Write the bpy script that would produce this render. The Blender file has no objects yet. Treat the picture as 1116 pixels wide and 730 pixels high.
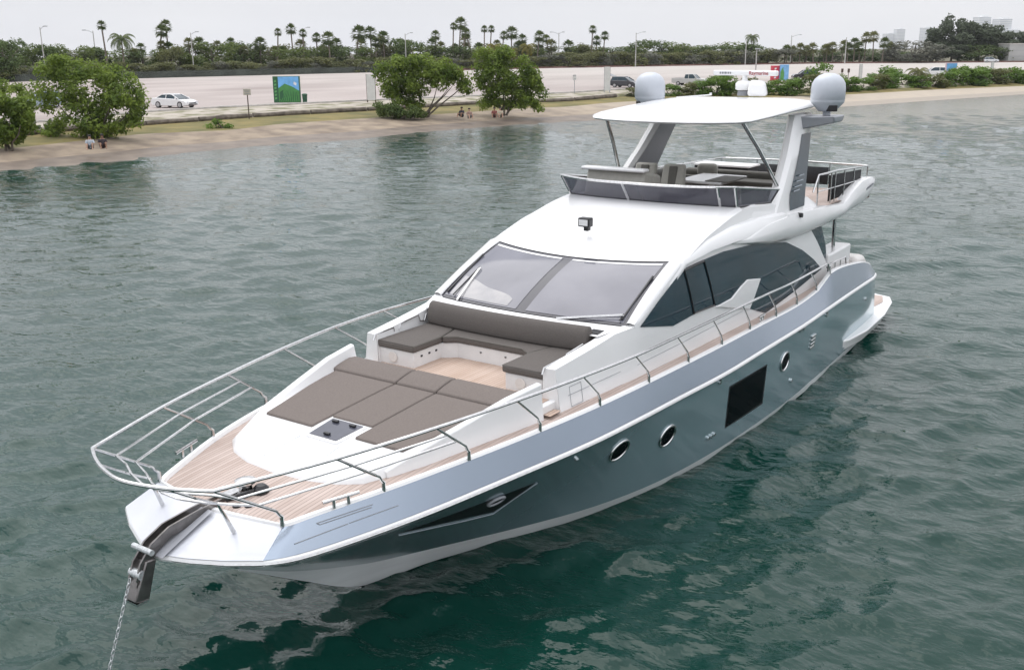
import bpy, bmesh, math, random
import numpy as np
from mathutils import Vector, Matrix, Quaternion
R = math.radians
S = bpy.context.scene
COL = S.collection
rng = random.Random(7)
nrg = np.random.default_rng(11)

# ------------------------------------------------------------------ camera
CAM = np.array([9.644, 9.323, 7.451])
CR = np.array([-0.57013, 0.82151, -0.00918]); CU = np.array([-0.22949, -0.14851, 0.96191]); CF = np.array([-0.78885, -0.55052, -0.2732])
FPX = 1095.0
cd = bpy.data.cameras.new('camera'); cam = bpy.data.objects.new('camera', cd); COL.objects.link(cam)
cd.sensor_width = 36; cd.lens = FPX / 1116 * 36; cd.clip_start = 0.1; cd.clip_end = 9000
cam.matrix_world = Matrix([[CR[i], CU[i], -CF[i], CAM[i]] for i in range(3)] + [[0, 0, 0, 1]])
S.camera = cam

# ------------------------------------------------------------------ sky, sun, exposure
ZENITH = 2.3                             # an overcast sky is brighter overhead than at the horizon
SUN_EL, SUN_AZ = R(62), R(-115)          # azimuth measured from +X towards +Y: starboard side, slightly aft
w = bpy.data.worlds.new("World"); S.world = w; w.use_nodes = True
nt = w.node_tree; nt.nodes.clear()
out = nt.nodes.new('ShaderNodeOutputWorld'); bg = nt.nodes.new('ShaderNodeBackground'); bg.inputs['Strength'].default_value = 0.1
sky = nt.nodes.new('ShaderNodeTexSky'); sky.sky_type = 'NISHITA'; sky.sun_disc = False
sky.sun_elevation = SUN_EL; sky.sun_rotation = math.pi / 2 - SUN_AZ; sky.air_density = 1.0; sky.dust_density = 3.0
tc = nt.nodes.new('ShaderNodeTexCoord'); mp = nt.nodes.new('ShaderNodeMapping'); mp.inputs['Scale'].default_value = (1, 1, 3.5)
nz = nt.nodes.new('ShaderNodeTexNoise'); nz.inputs['Scale'].default_value = 2.2; nz.inputs['Detail'].default_value = 5
cr = nt.nodes.new('ShaderNodeValToRGB')
cr.color_ramp.elements[0].position = 0.3; cr.color_ramp.elements[0].color = (7.35, 7.5, 8.0, 1)
cr.color_ramp.elements[1].position = 0.7; cr.color_ramp.elements[1].color = (8.5, 8.55, 8.8, 1)
mx = nt.nodes.new('ShaderNodeMixRGB'); mx.inputs[0].default_value = 0.93
L = nt.links.new
L(tc.outputs['Generated'], mp.inputs[0]); L(mp.outputs[0], nz.inputs['Vector']); L(nz.outputs[0], cr.inputs[0])
sx = nt.nodes.new('ShaderNodeSeparateXYZ'); L(tc.outputs['Generated'], sx.inputs[0])
zr = nt.nodes.new('ShaderNodeMapRange'); zr.inputs[1].default_value = 0.05; zr.inputs[2].default_value = 1.0; zr.inputs[3].default_value = 1.0; zr.inputs[4].default_value = ZENITH; L(sx.outputs['Z'], zr.inputs[0])
ov = nt.nodes.new('ShaderNodeMixRGB'); ov.blend_type = 'MULTIPLY'; ov.inputs[0].default_value = 1.0; L(cr.outputs[0], ov.inputs[1]); L(zr.outputs[0], ov.inputs[2])
L(sky.outputs[0], mx.inputs[1]); L(ov.outputs[0], mx.inputs[2]); L(mx.outputs[0], bg.inputs[0]); L(bg.outputs[0], out.inputs[0])
sd = bpy.data.lights.new('sun', 'SUN'); sd.energy = 0.9; sd.angle = R(55); sd.color = (1, 0.97, 0.92)
so = bpy.data.objects.new('sun', sd); COL.objects.link(so)
dv = Vector((math.cos(SUN_EL) * math.cos(SUN_AZ), math.cos(SUN_EL) * math.sin(SUN_AZ), math.sin(SUN_EL)))
so.rotation_euler = dv.to_track_quat('Z', 'Y').to_euler()
vs = S.view_settings; vs.view_transform = 'Standard'; vs.look = 'None'; vs.gamma = 1; vs.use_curve_mapping = False; vs.exposure = 0.12

# ------------------------------------------------------------------ surveying helpers (turn a bearing into a place)
def ray(p): return CR * (p[0] - 558) + CU * (365 - p[1]) + CF * FPX
def at(p, x=None, y=None, z=None):
    d = ray(p)
    t = (x - CAM[0]) / d[0] if x is not None else (y - CAM[1]) / d[1] if y is not None else (z - CAM[2]) / d[2]
    return CAM + d * t
def proj(X):
    v = np.asarray(X, float) - CAM; q = v @ CF
    return np.array([558 + FPX * (v @ CR) / q, 365 - FPX * (v @ CU) / q])
def away(p, d):
    v = np.array(p[:2]) - CAM[:2]; v = v / np.linalg.norm(v)
    return np.array([p[0] + v[0] * d, p[1] + v[1] * d, p[2]])
def dist(p): return float(np.linalg.norm(np.array(p[:2]) - CAM[:2]))
def height_to(p, py):
    lo, hi = -5.0, 150.0
    for _ in range(40):
        m = (lo + hi) / 2
        if proj((p[0], p[1], p[2] + m))[1] > py: lo = m
        else: hi = m
    return (lo + hi) / 2

# ------------------------------------------------------------------ materials
def nodes(name):
    m = bpy.data.materials.new(name); m.use_nodes = True
    return m, m.node_tree, m.node_tree.nodes['Principled BSDF']
def mat(name, col, rough=0.5, metal=0.0, var=0.06, scale=3.0, bump=0.0, bscale=60.0, coat=0.0, spec=None, col2=None, detail=4, stretch=None, lo=0.35, hi=0.65):
    m, t, b = nodes(name)
    n = t.nodes.new('ShaderNodeTexNoise'); n.inputs['Scale'].default_value = scale; n.inputs['Detail'].default_value = detail
    c = t.nodes.new('ShaderNodeTexCoord'); src = c.outputs['Object']
    if stretch:
        mpn = t.nodes.new('ShaderNodeMapping'); mpn.inputs['Scale'].default_value = stretch
        t.links.new(src, mpn.inputs[0]); src = mpn.outputs[0]
    t.links.new(src, n.inputs['Vector'])
    r = t.nodes.new('ShaderNodeValToRGB'); r.color_ramp.elements[0].position = lo; r.color_ramp.elements[1].position = hi
    a = col2 if col2 else tuple(x * (1 - var) for x in col)
    bcol = col if col2 else tuple(min(1, x * (1 + var)) for x in col)
    r.color_ramp.elements[0].color = (*a, 1); r.color_ramp.elements[1].color = (*bcol, 1)
    t.links.new(n.outputs[0], r.inputs[0]); t.links.new(r.outputs[0], b.inputs['Base Color'])
    b.inputs['Roughness'].default_value = rough; b.inputs['Metallic'].default_value = metal
    if coat: b.inputs['Coat Weight'].default_value = coat; b.inputs['Coat Roughness'].default_value = 0.05
    if spec is not None: b.inputs['Specular IOR Level'].default_value = spec
    if bump:
        n2 = t.nodes.new('ShaderNodeTexNoise'); n2.inputs['Scale'].default_value = bscale; n2.inputs['Detail'].default_value = 3
        t.links.new(c.outputs['Object'], n2.inputs['Vector'])
        bp = t.nodes.new('ShaderNodeBump'); bp.inputs['Strength'].default_value = bump; bp.inputs['Distance'].default_value = 0.02
        t.links.new(n2.outputs[0], bp.inputs['Height']); t.links.new(bp.outputs[0], b.inputs['Normal'])
    return m
def leafmat(name, a, b2, scale=0.6):
    m = mat(name, b2, 0.55, col2=a, scale=scale, detail=6, spec=0.25); t = m.node_tree; b = t.nodes['Principled BSDF']
    tr_ = t.nodes.new('ShaderNodeBsdfTranslucent'); ms_ = t.nodes.new('ShaderNodeMixShader'); ms_.inputs[0].default_value = 0.38
    t.links.new(b.inputs['Base Color'].links[0].from_socket, tr_.inputs[0]); t.links.new(b.outputs[0], ms_.inputs[1]); t.links.new(tr_.outputs[0], ms_.inputs[2]); t.links.new(ms_.outputs[0], t.nodes['Material Output'].inputs[0])
    return m
M = {}
M['gel'] = mat('white_gelcoat', (0.80, 0.80, 0.80), 0.22, var=0.015, scale=1.2, coat=0.3)
M['gel2'] = mat('bow_gelcoat', (0.60, 0.615, 0.66), 0.3, var=0.03, scale=1.5, coat=0.3)
M['gel_rough'] = mat('white_moulding', (0.74, 0.74, 0.74), 0.4, var=0.03, scale=5)
M['cream'] = mat('cream_gelcoat', (0.72, 0.69, 0.66), 0.3, var=0.03, scale=3)
M['boot'] = mat('white_bottom_stripe', (0.84, 0.86, 0.87), 0.22, var=0.05, scale=2, stretch=(0.4, 1, 3))
M['paint_refl'] = mat('silver_blue_reflection_tone', (0.335, 0.39, 0.465), 0.20, metal=0.80, var=0.02, scale=0.7, coat=0.35)  # same hull paint as below; its tone carries what the upper band reflects
M['paint'] = mat('silver_blue_metallic', (0.295, 0.42, 0.465), 0.16, metal=0.56, var=0.03, scale=0.7, coat=0.45)
M['black'] = mat('black_trim', (0.012, 0.012, 0.014), 0.35)
M['rubber'] = mat('black_rubber', (0.02, 0.02, 0.02), 0.7)
M['blackglass'] = mat('black_hull_glass', (0.004, 0.007, 0.008), 0.08, var=0.2, spec=0.12)
M['blackglass'].node_tree.nodes['Principled BSDF'].inputs['IOR'].default_value = 1.12
M['glass'] = mat('dark_tinted_glass', (0.010, 0.032, 0.046), 0.03, var=0.2, spec=0.5, scale=1.0)
M['glass2'] = mat('smoke_acrylic', (0.045, 0.05, 0.062), 0.08, var=0.15, spec=0.6, scale=2)
M['wind'] = mat('mottled_windscreen', (0.165, 0.165, 0.195), 0.06, col2=(0.095, 0.097, 0.125), scale=0.8, detail=3, coat=0.2, lo=0.3, hi=0.7)  # grey stands for an inside cover; noise mottling paints in reflections
M['windtrim'] = mat('windscreen_black_border', (0.05, 0.05, 0.062), 0.15)
M['steel'] = mat('polished_steel', (0.62, 0.62, 0.62), 0.14, metal=1.0, var=0.1, scale=20)
M['cush'] = mat('taupe_cushion', (0.175, 0.150, 0.136), 0.85, var=0.07, scale=40, bump=0.25, bscale=180, spec=0.2)
M['cush2'] = mat('grey_cushion', (0.122, 0.110, 0.102), 0.85, var=0.07, scale=40, bump=0.25, bscale=180, spec=0.2)
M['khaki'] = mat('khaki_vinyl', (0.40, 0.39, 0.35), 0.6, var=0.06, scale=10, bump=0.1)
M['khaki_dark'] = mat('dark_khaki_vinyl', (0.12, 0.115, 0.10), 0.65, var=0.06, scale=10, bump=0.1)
M['dome'] = mat('silver_grey_dome', (0.50, 0.53, 0.58), 0.28, var=0.03, scale=3, coat=0.3)
M['archgrey'] = mat('arch_grey', (0.36, 0.37, 0.40), 0.35, var=0.03)
M['charcoal'] = mat('charcoal_mesh', (0.02, 0.021, 0.023), 0.8, var=0.2, scale=30)
M['dksteel'] = mat('dark_steel', (0.20, 0.19, 0.185), 0.3, metal=0.9, var=0.25, scale=6)
M['chainm'] = mat('galvanised_chain', (0.55, 0.57, 0.58), 0.4, metal=0.6, var=0.2, scale=30)
M['text_red'] = mat('red_lettering', (0.35, 0.02, 0.03), 0.5)
M['text_grey'] = mat('grey_lettering', (0.25, 0.26, 0.28), 0.5)
M['hatch'] = mat('hatch_acrylic', (0.075, 0.078, 0.10), 0.12, var=0.1, spec=0.6)

def teak(name, c1, c2, pitch=0.062):
    m, t, b = nodes(name)
    tc = t.nodes.new('ShaderNodeTexCoord'); sp = t.nodes.new('ShaderNodeSeparateXYZ'); t.links.new(tc.outputs['Object'], sp.inputs[0])
    d = t.nodes.new('ShaderNodeMath'); d.operation = 'DIVIDE'; d.inputs[1].default_value = pitch; t.links.new(sp.outputs['Y'], d.inputs[0])
    fr = t.nodes.new('ShaderNodeMath'); fr.operation = 'FRACT'; t.links.new(d.outputs[0], fr.inputs[0])
    lt = t.nodes.new('ShaderNodeMath'); lt.operation = 'LESS_THAN'; lt.inputs[1].default_value = 0.11; t.links.new(fr.outputs[0], lt.inputs[0])
    fl = t.nodes.new('ShaderNodeMath'); fl.operation = 'FLOOR'; t.links.new(d.outputs[0], fl.inputs[0])
    wn = t.nodes.new('ShaderNodeTexWhiteNoise'); wn.noise_dimensions = '1D'; t.links.new(fl.outputs[0], wn.inputs['W'])
    n = t.nodes.new('ShaderNodeTexNoise'); n.inputs['Scale'].default_value = 1.3; n.inputs['Detail'].default_value = 5
    t.links.new(tc.outputs['Object'], n.inputs['Vector'])
    ad = t.nodes.new('ShaderNodeMath'); ad.operation = 'MULTIPLY_ADD'; ad.inputs[1].default_value = 0.35; t.links.new(wn.outputs[0], ad.inputs[0])
    t.links.new(n.outputs[0], ad.inputs[2])
    r = t.nodes.new('ShaderNodeValToRGB'); r.color_ramp.elements[0].position = 0.4; r.color_ramp.elements[1].position = 0.95
    r.color_ramp.elements[0].color = (*c1, 1); r.color_ramp.elements[1].color = (*c2, 1); t.links.new(ad.outputs[0], r.inputs[0])
    mixn = t.nodes.new('ShaderNodeMixRGB'); mixn.inputs[2].default_value = (0.17, 0.14, 0.13, 1)
    t.links.new(lt.outputs[0], mixn.inputs[0]); t.links.new(r.outputs[0], mixn.inputs[1]); t.links.new(mixn.outputs[0], b.inputs['Base Color'])
    b.inputs['Roughness'].default_value = 0.7
    return m
M['teak'] = teak('weathered_teak', (0.40, 0.31, 0.265), (0.54, 0.445, 0.40))
M['teak_warm'] = teak('warm_teak', (0.45, 0.325, 0.25), (0.55, 0.425, 0.35))

# ------------------------------------------------------------------ mesh helpers
class MB:
    def __init__(s): s.v = []; s.f = []; s.m = []
    def add(s, vs_, fs, mi=0):
        o = len(s.v); s.v += [tuple(map(float, q)) for q in vs_]
        s.f += [tuple(i + o for i in f) for f in fs]; s.m += [mi] * len(fs)
    def box(s, c, d, mi=0, rz=0.0, ry=0.0):
        x, y, z = (q / 2 for q in d)
        p = [Vector((a * x, b * y, e * z)) for a in (-1, 1) for b in (-1, 1) for e in (-1, 1)]
        m = Matrix.Rotation(rz, 3, 'Z') @ Matrix.Rotation(ry, 3, 'Y')
        s.add([m @ q + Vector(c) for q in p], [(0, 1, 3, 2), (4, 6, 7, 5), (0, 4, 5, 1), (2, 3, 7, 6), (0, 2, 6, 4), (1, 5, 7, 3)], mi)
    def tube(s, path, r, n=8, mi=0, closed=False, cap=True):
        P = [Vector(q) for q in path]; k = len(P); rr = r if hasattr(r, '__len__') else [r] * k
        vs_ = []; prev = None
        for i in range(k):
            if closed: t = P[(i + 1) % k] - P[i - 1]
            else: t = P[min(i + 1, k - 1)] - P[max(i - 1, 0)]
            t.normalize()
            if prev is None:
                a = Vector((0, 0, 1)) if abs(t.z) < 0.9 else Vector((1, 0, 0)); u = t.cross(a).normalized()
            else:
                u = (prev - t * prev.dot(t)).normalized()
            prev = u; v = t.cross(u)
            for j in range(n):
                an = 2 * math.pi * j / n; vs_.append(P[i] + (u * math.cos(an) + v * math.sin(an)) * rr[i])
        fs = []
        for i in range(k if closed else k - 1):
            for j in range(n):
                a = i * n + j; b = i * n + (j + 1) % n; c = ((i + 1) % k) * n + (j + 1) % n; d = ((i + 1) % k) * n + j
                fs.append((a, b, c, d))
        if cap and not closed: fs += [tuple(range(n))[::-1], tuple((k - 1) * n + j for j in range(n))]
        s.add(vs_, fs, mi)
    def prism(s, bot, top, mi=0):
        n = len(bot)
        s.add(list(bot) + list(top), [tuple(range(n))[::-1], tuple(range(n, 2 * n))] + [(i, (i + 1) % n, n + (i + 1) % n, n + i) for i in range(n)], mi)
    def grid(s, rows, mi=0, flip=False, closed=False):
        k = len(rows); n = len(rows[0]); vs_ = [q for r_ in rows for q in r_]; fs = []
        for i in range(k - 1):
            for j in range(n if closed else n - 1):
                j2 = (j + 1) % n
                f = (i * n + j, i * n + j2, (i + 1) * n + j2, (i + 1) * n + j)
                fs.append(f[::-1] if flip else f)
        s.add(vs_, fs, mi)
    def lathe(s, c, prof, n=24, mi=0, axis='Z'):
        rows = []
        for (r_, h) in prof:
            row = []
            for j in range(n):
                a = 2 * math.pi * j / n
                q = (r_ * math.cos(a), r_ * math.sin(a), h)
                if axis == 'Y': q = (q[0], h, q[1])
                if axis == 'X': q = (h, q[0], q[1])
                row.append((c[0] + q[0], c[1] + q[1], c[2] + q[2]))
            rows.append(row)
        s.grid(rows, mi, closed=True)
        k = len(s.v); a = k - len(prof) * n
        s.f += [tuple(range(a, a + n))[::-1], tuple(range(k - n, k))]; s.m += [mi, mi]
    def mirror(s):
        o = len(s.v); s.v += [(x, -y, z) for x, y, z in s.v]; k = len(s.f)
        s.f += [tuple(i + o for i in f[::-1]) for f in s.f[:k]]; s.m += s.m[:k]
    def build(s, name, mats, parent=None, smooth=35, bevel=0, seg=2, fix=True, solid=0):
        me = bpy.data.meshes.new(name); me.from_pydata(s.v, [], s.f)
        for m_ in (mats if isinstance(mats, (list, tuple)) else [mats]): me.materials.append(m_)
        if any(s.m): me.polygons.foreach_set('material_index', s.m)
        if fix:
            bm = bmesh.new(); bm.from_mesh(me); bmesh.ops.remove_doubles(bm, verts=bm.verts, dist=1e-4)
            bmesh.ops.recalc_face_normals(bm, faces=bm.faces); bm.to_mesh(me); bm.free()
        if smooth:
            me.polygons.foreach_set('use_smooth', [True] * len(me.polygons)); me.set_sharp_from_angle(angle=R(smooth))
        o = bpy.data.objects.new(name, me); COL.objects.link(o)
        if parent: o.parent = parent
        if solid:
            k = o.modifiers.new('solid', 'SOLIDIFY'); k.thickness = solid; k.offset = 0
        if bevel:
            b = o.modifiers.new('bevel', 'BEVEL'); b.width = bevel; b.segments = seg; b.limit_method = 'ANGLE'; b.angle_limit = R(40); b.harden_normals = False
        return o
def tag(o, label=None, cat=None, group=None, kind=None):
    if label: o['label'] = label
    if cat: o['category'] = cat
    if group: o['group'] = group
    if kind: o['kind'] = kind
    return o
def empty(name, loc, label, cat, group=None, rz=0.0):
    o = bpy.data.objects.new(name, None); COL.objects.link(o); o.location = loc; o.rotation_euler = (0, 0, rz); o.empty_display_size = 0.3
    return tag(o, label, cat, group)
def dup(o, parent=None):
    c = o.copy(); COL.objects.link(c)
    if parent: c.parent = parent
    for ch in list(o.children): dup(ch, c)
    return c
def interp_rows(tab):
    a = np.array(sorted(tab)); return lambda x: np.array([np.interp(x, a[:, 0], a[:, i]) for i in range(1, a.shape[1])])
def cat_rom(pts, sub=4, straight=0):
    P = [np.array(p, float) for p in pts]; out_ = []
    for i in range(len(P) - 1):
        p0 = P[max(i - 1, 0)]; p1 = P[i]; p2 = P[i + 1]; p3 = P[min(i + 2, len(P) - 1)]
        for k in range(sub):
            t = k / sub
            if i < straight: out_.append(p1 * (1 - t) + p2 * t); continue
            out_.append(0.5 * (2 * p1 + (p2 - p0) * t + (2 * p0 - 5 * p1 + 4 * p2 - p3) * t * t + (3 * p1 - p0 - 3 * p2 + p3) * t ** 3))
    out_.append(P[-1]); return out_
def pair(o):
    c = dup(o, o.parent); c.scale = (1, -1, 1); return o
def my(p): return (p[0], -p[1], p[2])

# =================================================================== water
def make_water():
    m, t, b = nodes('bay_water')
    b.inputs['Roughness'].default_value = 0.03; b.inputs['IOR'].default_value = 1.36
    tcn = t.nodes.new('ShaderNodeTexCoord')
    n0 = t.nodes.new('ShaderNodeTexNoise'); n0.inputs['Scale'].default_value = 0.035; n0.inputs['Detail'].default_value = 4; t.links.new(tcn.outputs['Object'], n0.inputs['Vector'])
    r0 = t.nodes.new('ShaderNodeValToRGB'); r0.color_ramp.elements[0].position = 0.35; r0.color_ramp.elements[1].position = 0.7
    r0.color_ramp.elements[0].color = (0.0030, 0.030, 0.0215, 1); r0.color_ramp.elements[1].color = (0.0050, 0.040, 0.0315, 1)
    t.links.new(n0.outputs[0], r0.inputs[0]); t.links.new(r0.outputs[0], b.inputs['Base Color'])
    prev = None
    for sc_, st_, ds_, stretch in ((1.7, 0.70, 0.13, (1, 1.0, 1)), (4.6, 0.85, 0.055, (1, 1, 1)), (16, 0.20, 0.012, (1, 1, 1))):
        mpn = t.nodes.new('ShaderNodeMapping'); mpn.inputs['Rotation'].default_value = (0, 0, R(35)); mpn.inputs['Scale'].default_value = (1.0, 0.5, 1.0)
        t.links.new(tcn.outputs['Object'], mpn.inputs[0])
        n1 = t.nodes.new('ShaderNodeTexNoise'); n1.inputs['Scale'].default_value = sc_; n1.inputs['Detail'].default_value = 3; t.links.new(mpn.outputs[0], n1.inputs['Vector'])
        bp = t.nodes.new('ShaderNodeBump'); bp.inputs['Strength'].default_value = st_; bp.inputs['Distance'].default_value = ds_
        t.links.new(n1.outputs[0], bp.inputs['Height'])
        if prev: t.links.new(prev.outputs[0], bp.inputs['Normal'])
        prev = bp
    t.links.new(prev.outputs[0], b.inputs['Normal'])
    # polar sheet, fine near the boat and coarse far out, chop from many small travelling waves
    rr_ = np.concatenate([np.geomspace(3.0, 330, 640), np.geomspace(340, 2100, 12)])
    mid = math.atan2(CF[1], CF[0]); half = R(52)
    th = np.concatenate([np.linspace(mid - half, mid + half, 680)])
    RR, TH = np.meshgrid(rr_, th, indexing='ij')
    X = CAM[0] + RR * np.cos(TH); Yg = CAM[1] + RR * np.sin(TH); Z = np.zeros_like(X)
    cell = np.maximum(RR * 0.0074, RR * 0.0027)
    wind = mid + R(12)
    g = np.random.default_rng(5)
    # slow gusts modulate the chop
    gust = np.zeros_like(X)
    for _ in range(9):
        l_ = g.uniform(7, 28); a = g.uniform(0, 2 * math.pi); gust += np.sin(2 * math.pi / l_ * (X * math.cos(a) + Yg * math.sin(a)) + g.uniform(0, 6.28))
    gust = 1.0 + 0.16 * gust
    DX = np.zeros_like(X); DY = np.zeros_like(X)
    for _ in range(110):
        lam = 0.34 * (8.0 ** g.random() ** 1.3); a = wind + g.normal(0, 0.62); kx = 2 * math.pi / lam
        amp = WAVE * 0.0056 * lam ** 0.80; ph = g.uniform(0, 6.28)
        fade = np.clip((lam / cell - 2.2) / 2.5, 0, 1)
        arg = kx * (X * math.cos(a) + Yg * math.sin(a)) + ph
        arg = arg + 0.6 * np.sin(arg * 0.137 + ph * 3 + 0.21 * kx * (Yg * math.cos(a) - X * math.sin(a)))
        q = amp * fade * gust
        Z += q * np.cos(arg); s_ = -q * np.sin(arg) * 0.9; DX += s_ * math.cos(a); DY += s_ * math.sin(a)
    X = X + DX; Yg = Yg + DY
    k, n = X.shape
    vs_ = np.stack([X, Yg, Z], -1).reshape(-1, 3)
    i = np.arange(k - 1)[:, None] * n + np.arange(n - 1)[None]; q = np.stack([i, i + n, i + n + 1, i + 1], -1).reshape(-1, 4)
    # coarse fan for the rest of the circle
    th2 = np.linspace(mid + half, mid - half + 2 * math.pi, 60); r2 = np.geomspace(3.0, 2100, 60); R2, T2 = np.meshgrid(r2, th2, indexing='ij')
    v2 = np.stack([CAM[0] + R2 * np.cos(T2), CAM[1] + R2 * np.sin(T2), 0 * R2], -1).reshape(-1, 3); o = len(vs_)
    i = np.arange(59)[:, None] * 60 + np.arange(59)[None] + o; q2 = np.stack([i, i + 60, i + 61, i + 1], -1).reshape(-1, 4)
    allv = np.concatenate([vs_, v2, [[CAM[0], CAM[1], 0]]]); c = len(allv) - 1
    # small disc under the camera
    f = np.concatenate([q, q2])
    me = bpy.data.meshes.new('water'); me.vertices.add(len(allv)); me.vertices.foreach_set('co', allv.astype(np.float32).ravel())
    me.loops.add(f.size); me.loops.foreach_set('vertex_index', f.astype(np.int32).ravel())
    me.polygons.add(len(f)); me.polygons.foreach_set('loop_start', np.arange(len(f), dtype=np.int32) * 4); me.polygons.foreach_set('use_smooth', np.ones(len(f), dtype=bool))
    me.update(calc_edges=True); me.validate(); me.materials.append(m)
    o = bpy.data.objects.new('water', me); COL.objects.link(o); return tag(o, 'choppy green grey water of the bay around the yacht', 'water', kind='structure')
WAVE = 0.76
make_water()

# =================================================================== the far shore
M['sand'] = mat('beach_sand', (0.32, 0.255, 0.185), 0.9, col2=(0.18, 0.14, 0.105), scale=0.5, detail=8, bump=0.5, bscale=3)
M['wet'] = mat('wet_sand', (0.19, 0.15, 0.115), 0.6, col2=(0.12, 0.092, 0.072), scale=0.6, detail=8)
M['grass'] = mat('dry_grass', (0.225, 0.178, 0.062), 0.95, col2=(0.115, 0.108, 0.034), scale=0.35, detail=10, bump=0.5, bscale=6)
M['verge'] = mat('gravel_verge', (0.42, 0.375, 0.32), 0.95, col2=(0.165, 0.16, 0.085), scale=0.55, detail=12, bump=0.5, bscale=5, lo=0.38, hi=0.56)
M['lot'] = mat('pale_gravel_lot', (0.415, 0.362, 0.338), 0.95, col2=(0.27, 0.228, 0.21), scale=0.045, detail=10, stretch=(0.6, 1.2, 1), bump=0.2, bscale=2, lo=0.28, hi=0.62)
M['earth'] = mat('belt_earth', (0.13, 0.11, 0.07), 1.0, col2=(0.07, 0.075, 0.035), scale=0.1, detail=8)  # brown earth with darker olive patches from noise
M['kerb'] = mat('concrete_kerb', (0.52, 0.50, 0.47), 0.9, var=0.12, scale=2)
M['log'] = mat('weathered_log', (0.20, 0.17, 0.14), 0.95, col2=(0.09, 0.075, 0.06), scale=1.5, detail=8, bump=0.6, bscale=8)
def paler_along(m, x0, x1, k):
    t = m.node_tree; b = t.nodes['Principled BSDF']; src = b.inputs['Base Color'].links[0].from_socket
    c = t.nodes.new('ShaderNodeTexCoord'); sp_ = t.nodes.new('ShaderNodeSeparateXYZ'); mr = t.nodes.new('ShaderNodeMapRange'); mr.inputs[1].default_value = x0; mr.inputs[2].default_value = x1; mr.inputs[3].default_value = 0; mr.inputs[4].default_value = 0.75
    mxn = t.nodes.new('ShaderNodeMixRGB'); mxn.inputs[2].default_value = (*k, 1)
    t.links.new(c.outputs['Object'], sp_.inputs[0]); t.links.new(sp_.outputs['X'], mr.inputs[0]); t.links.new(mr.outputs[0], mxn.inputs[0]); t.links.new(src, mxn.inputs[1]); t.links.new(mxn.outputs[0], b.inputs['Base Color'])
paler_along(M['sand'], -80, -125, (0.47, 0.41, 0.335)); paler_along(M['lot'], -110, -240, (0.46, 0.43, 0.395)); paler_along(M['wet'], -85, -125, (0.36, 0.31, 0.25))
def tabf(t): a = np.array(t, float); return lambda x: float(np.interp(x, a[:, 0], a[:, 1]))
F0 = tabf([(-500, 250), (-200, 203), (0, 186), (65, 181), (135, 175), (200, 167), (284, 159), (380, 153), (462, 144), (540, 138), (620, 132.6), (700, 130), (921, 116.4), (1116, 103), (1350, 88), (1700, 72)])
F1 = tabf([(-500, 218), (-200, 181), (0, 163), (57, 157), (156, 146), (251, 142), (307, 135), (400, 129), (460, 126), (573, 118), (620, 116.5), (658, 112.5), (700, 110), (780, 108), (920, 103.5), (1025, 97.5), (1116, 94), (1350, 80), (1700, 67)])
F2 = tabf([(-500, 200), (-200, 168), (0, 151), (60, 144), (160, 136.5), (275, 128), (400, 121), (517, 114), (620, 110.5), (670, 106), (700, 104.5), (800, 102.5), (920, 99), (1116, 90), (1350, 77), (1700, 65)])
F4 = tabf([(-500, 176), (-200, 152), (0, 137), (45, 133), (163, 122), (240, 117.5), (400, 110), (517, 105), (620, 101.5), (658, 99), (723, 95), (800, 93), (920, 89.5), (1116, 83), (1350, 72), (1700, 61)])
F5 = tabf([(-500, 118), (-200, 101), (0, 90), (50, 88), (160, 85.5), (400, 79.3), (600, 74.5), (800, 71), (900, 69.5), (1116, 68), (1350, 60), (1700, 51)])
xs_px = np.concatenate([np.linspace(-480, 0, 13), np.linspace(20, 1116, 60), np.linspace(1150, 1650, 11)])
def wob(i, k): return 0.35 * math.sin(i * 1.7 + k) + 0.25 * math.sin(i * 0.63 + 2 * k)
row0 = [at((x, F0(x)), z=0.0) for x in xs_px]
row1 = [at((x, F1(x)), z=0.85) for x in xs_px]
rowm = [a * 0.62 + b * 0.38 + np.array([0, 0, -0.03]) for a, b in zip(row0, row1)]
row2 = [at((x, F2(x)), z=1.15) for x in xs_px]
row3 = [away(p, 0.5) + np.array([0, 0, 0.35]) for p in row2]
row4 = [at((x, F4(x)), z=1.75) for x in xs_px]
row5 = [at((x, F5(x)), z=1.75) for x in xs_px]
rowu = [away(p, -9) + np.array([0, 0, -1.0]) for p in row0]
rowf = [away(p, 1650) for p in row5]
def dense(rows, k):
    o = []
    for a, b in zip(rows[:-1], rows[1:]):
        for i in range(k): o.append([p * (1 - i / k) + q * (i / k) for p, q in zip(a, b)])
    o.append(rows[-1]); return o
def strip(name, rows, m, label, cat, k=1, jit=0.0):
    b = MB(); rr_ = dense(rows, k)
    if jit:
        g = random.Random(len(name)); rr_ = [[p + np.array([0, 0, g.uniform(-jit, jit) if 0 < j < len(rr_) - 1 else 0]) for p in r_] for j, r_ in enumerate(rr_)]
    b.grid(rr_); o = b.build(name, m, None, smooth=60); tag(o, label, cat, kind='structure'); return o
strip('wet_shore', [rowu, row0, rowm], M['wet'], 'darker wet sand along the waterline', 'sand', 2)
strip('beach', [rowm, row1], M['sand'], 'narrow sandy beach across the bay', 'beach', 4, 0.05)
strip('grass_strip', [row1, row2], M['grass'], 'strip of dry grass between beach and logs', 'grass', 3, 0.05)
strip('verge', [row2, row3, row4], M['verge'], 'gravelly verge below the car park', 'verge', 2)
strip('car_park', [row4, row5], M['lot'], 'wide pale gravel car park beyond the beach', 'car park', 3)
strip('ground', [row5, [away(p, 12) for p in row5], rowf], M['earth'], 'earth under the belt of trees', 'ground')
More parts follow.
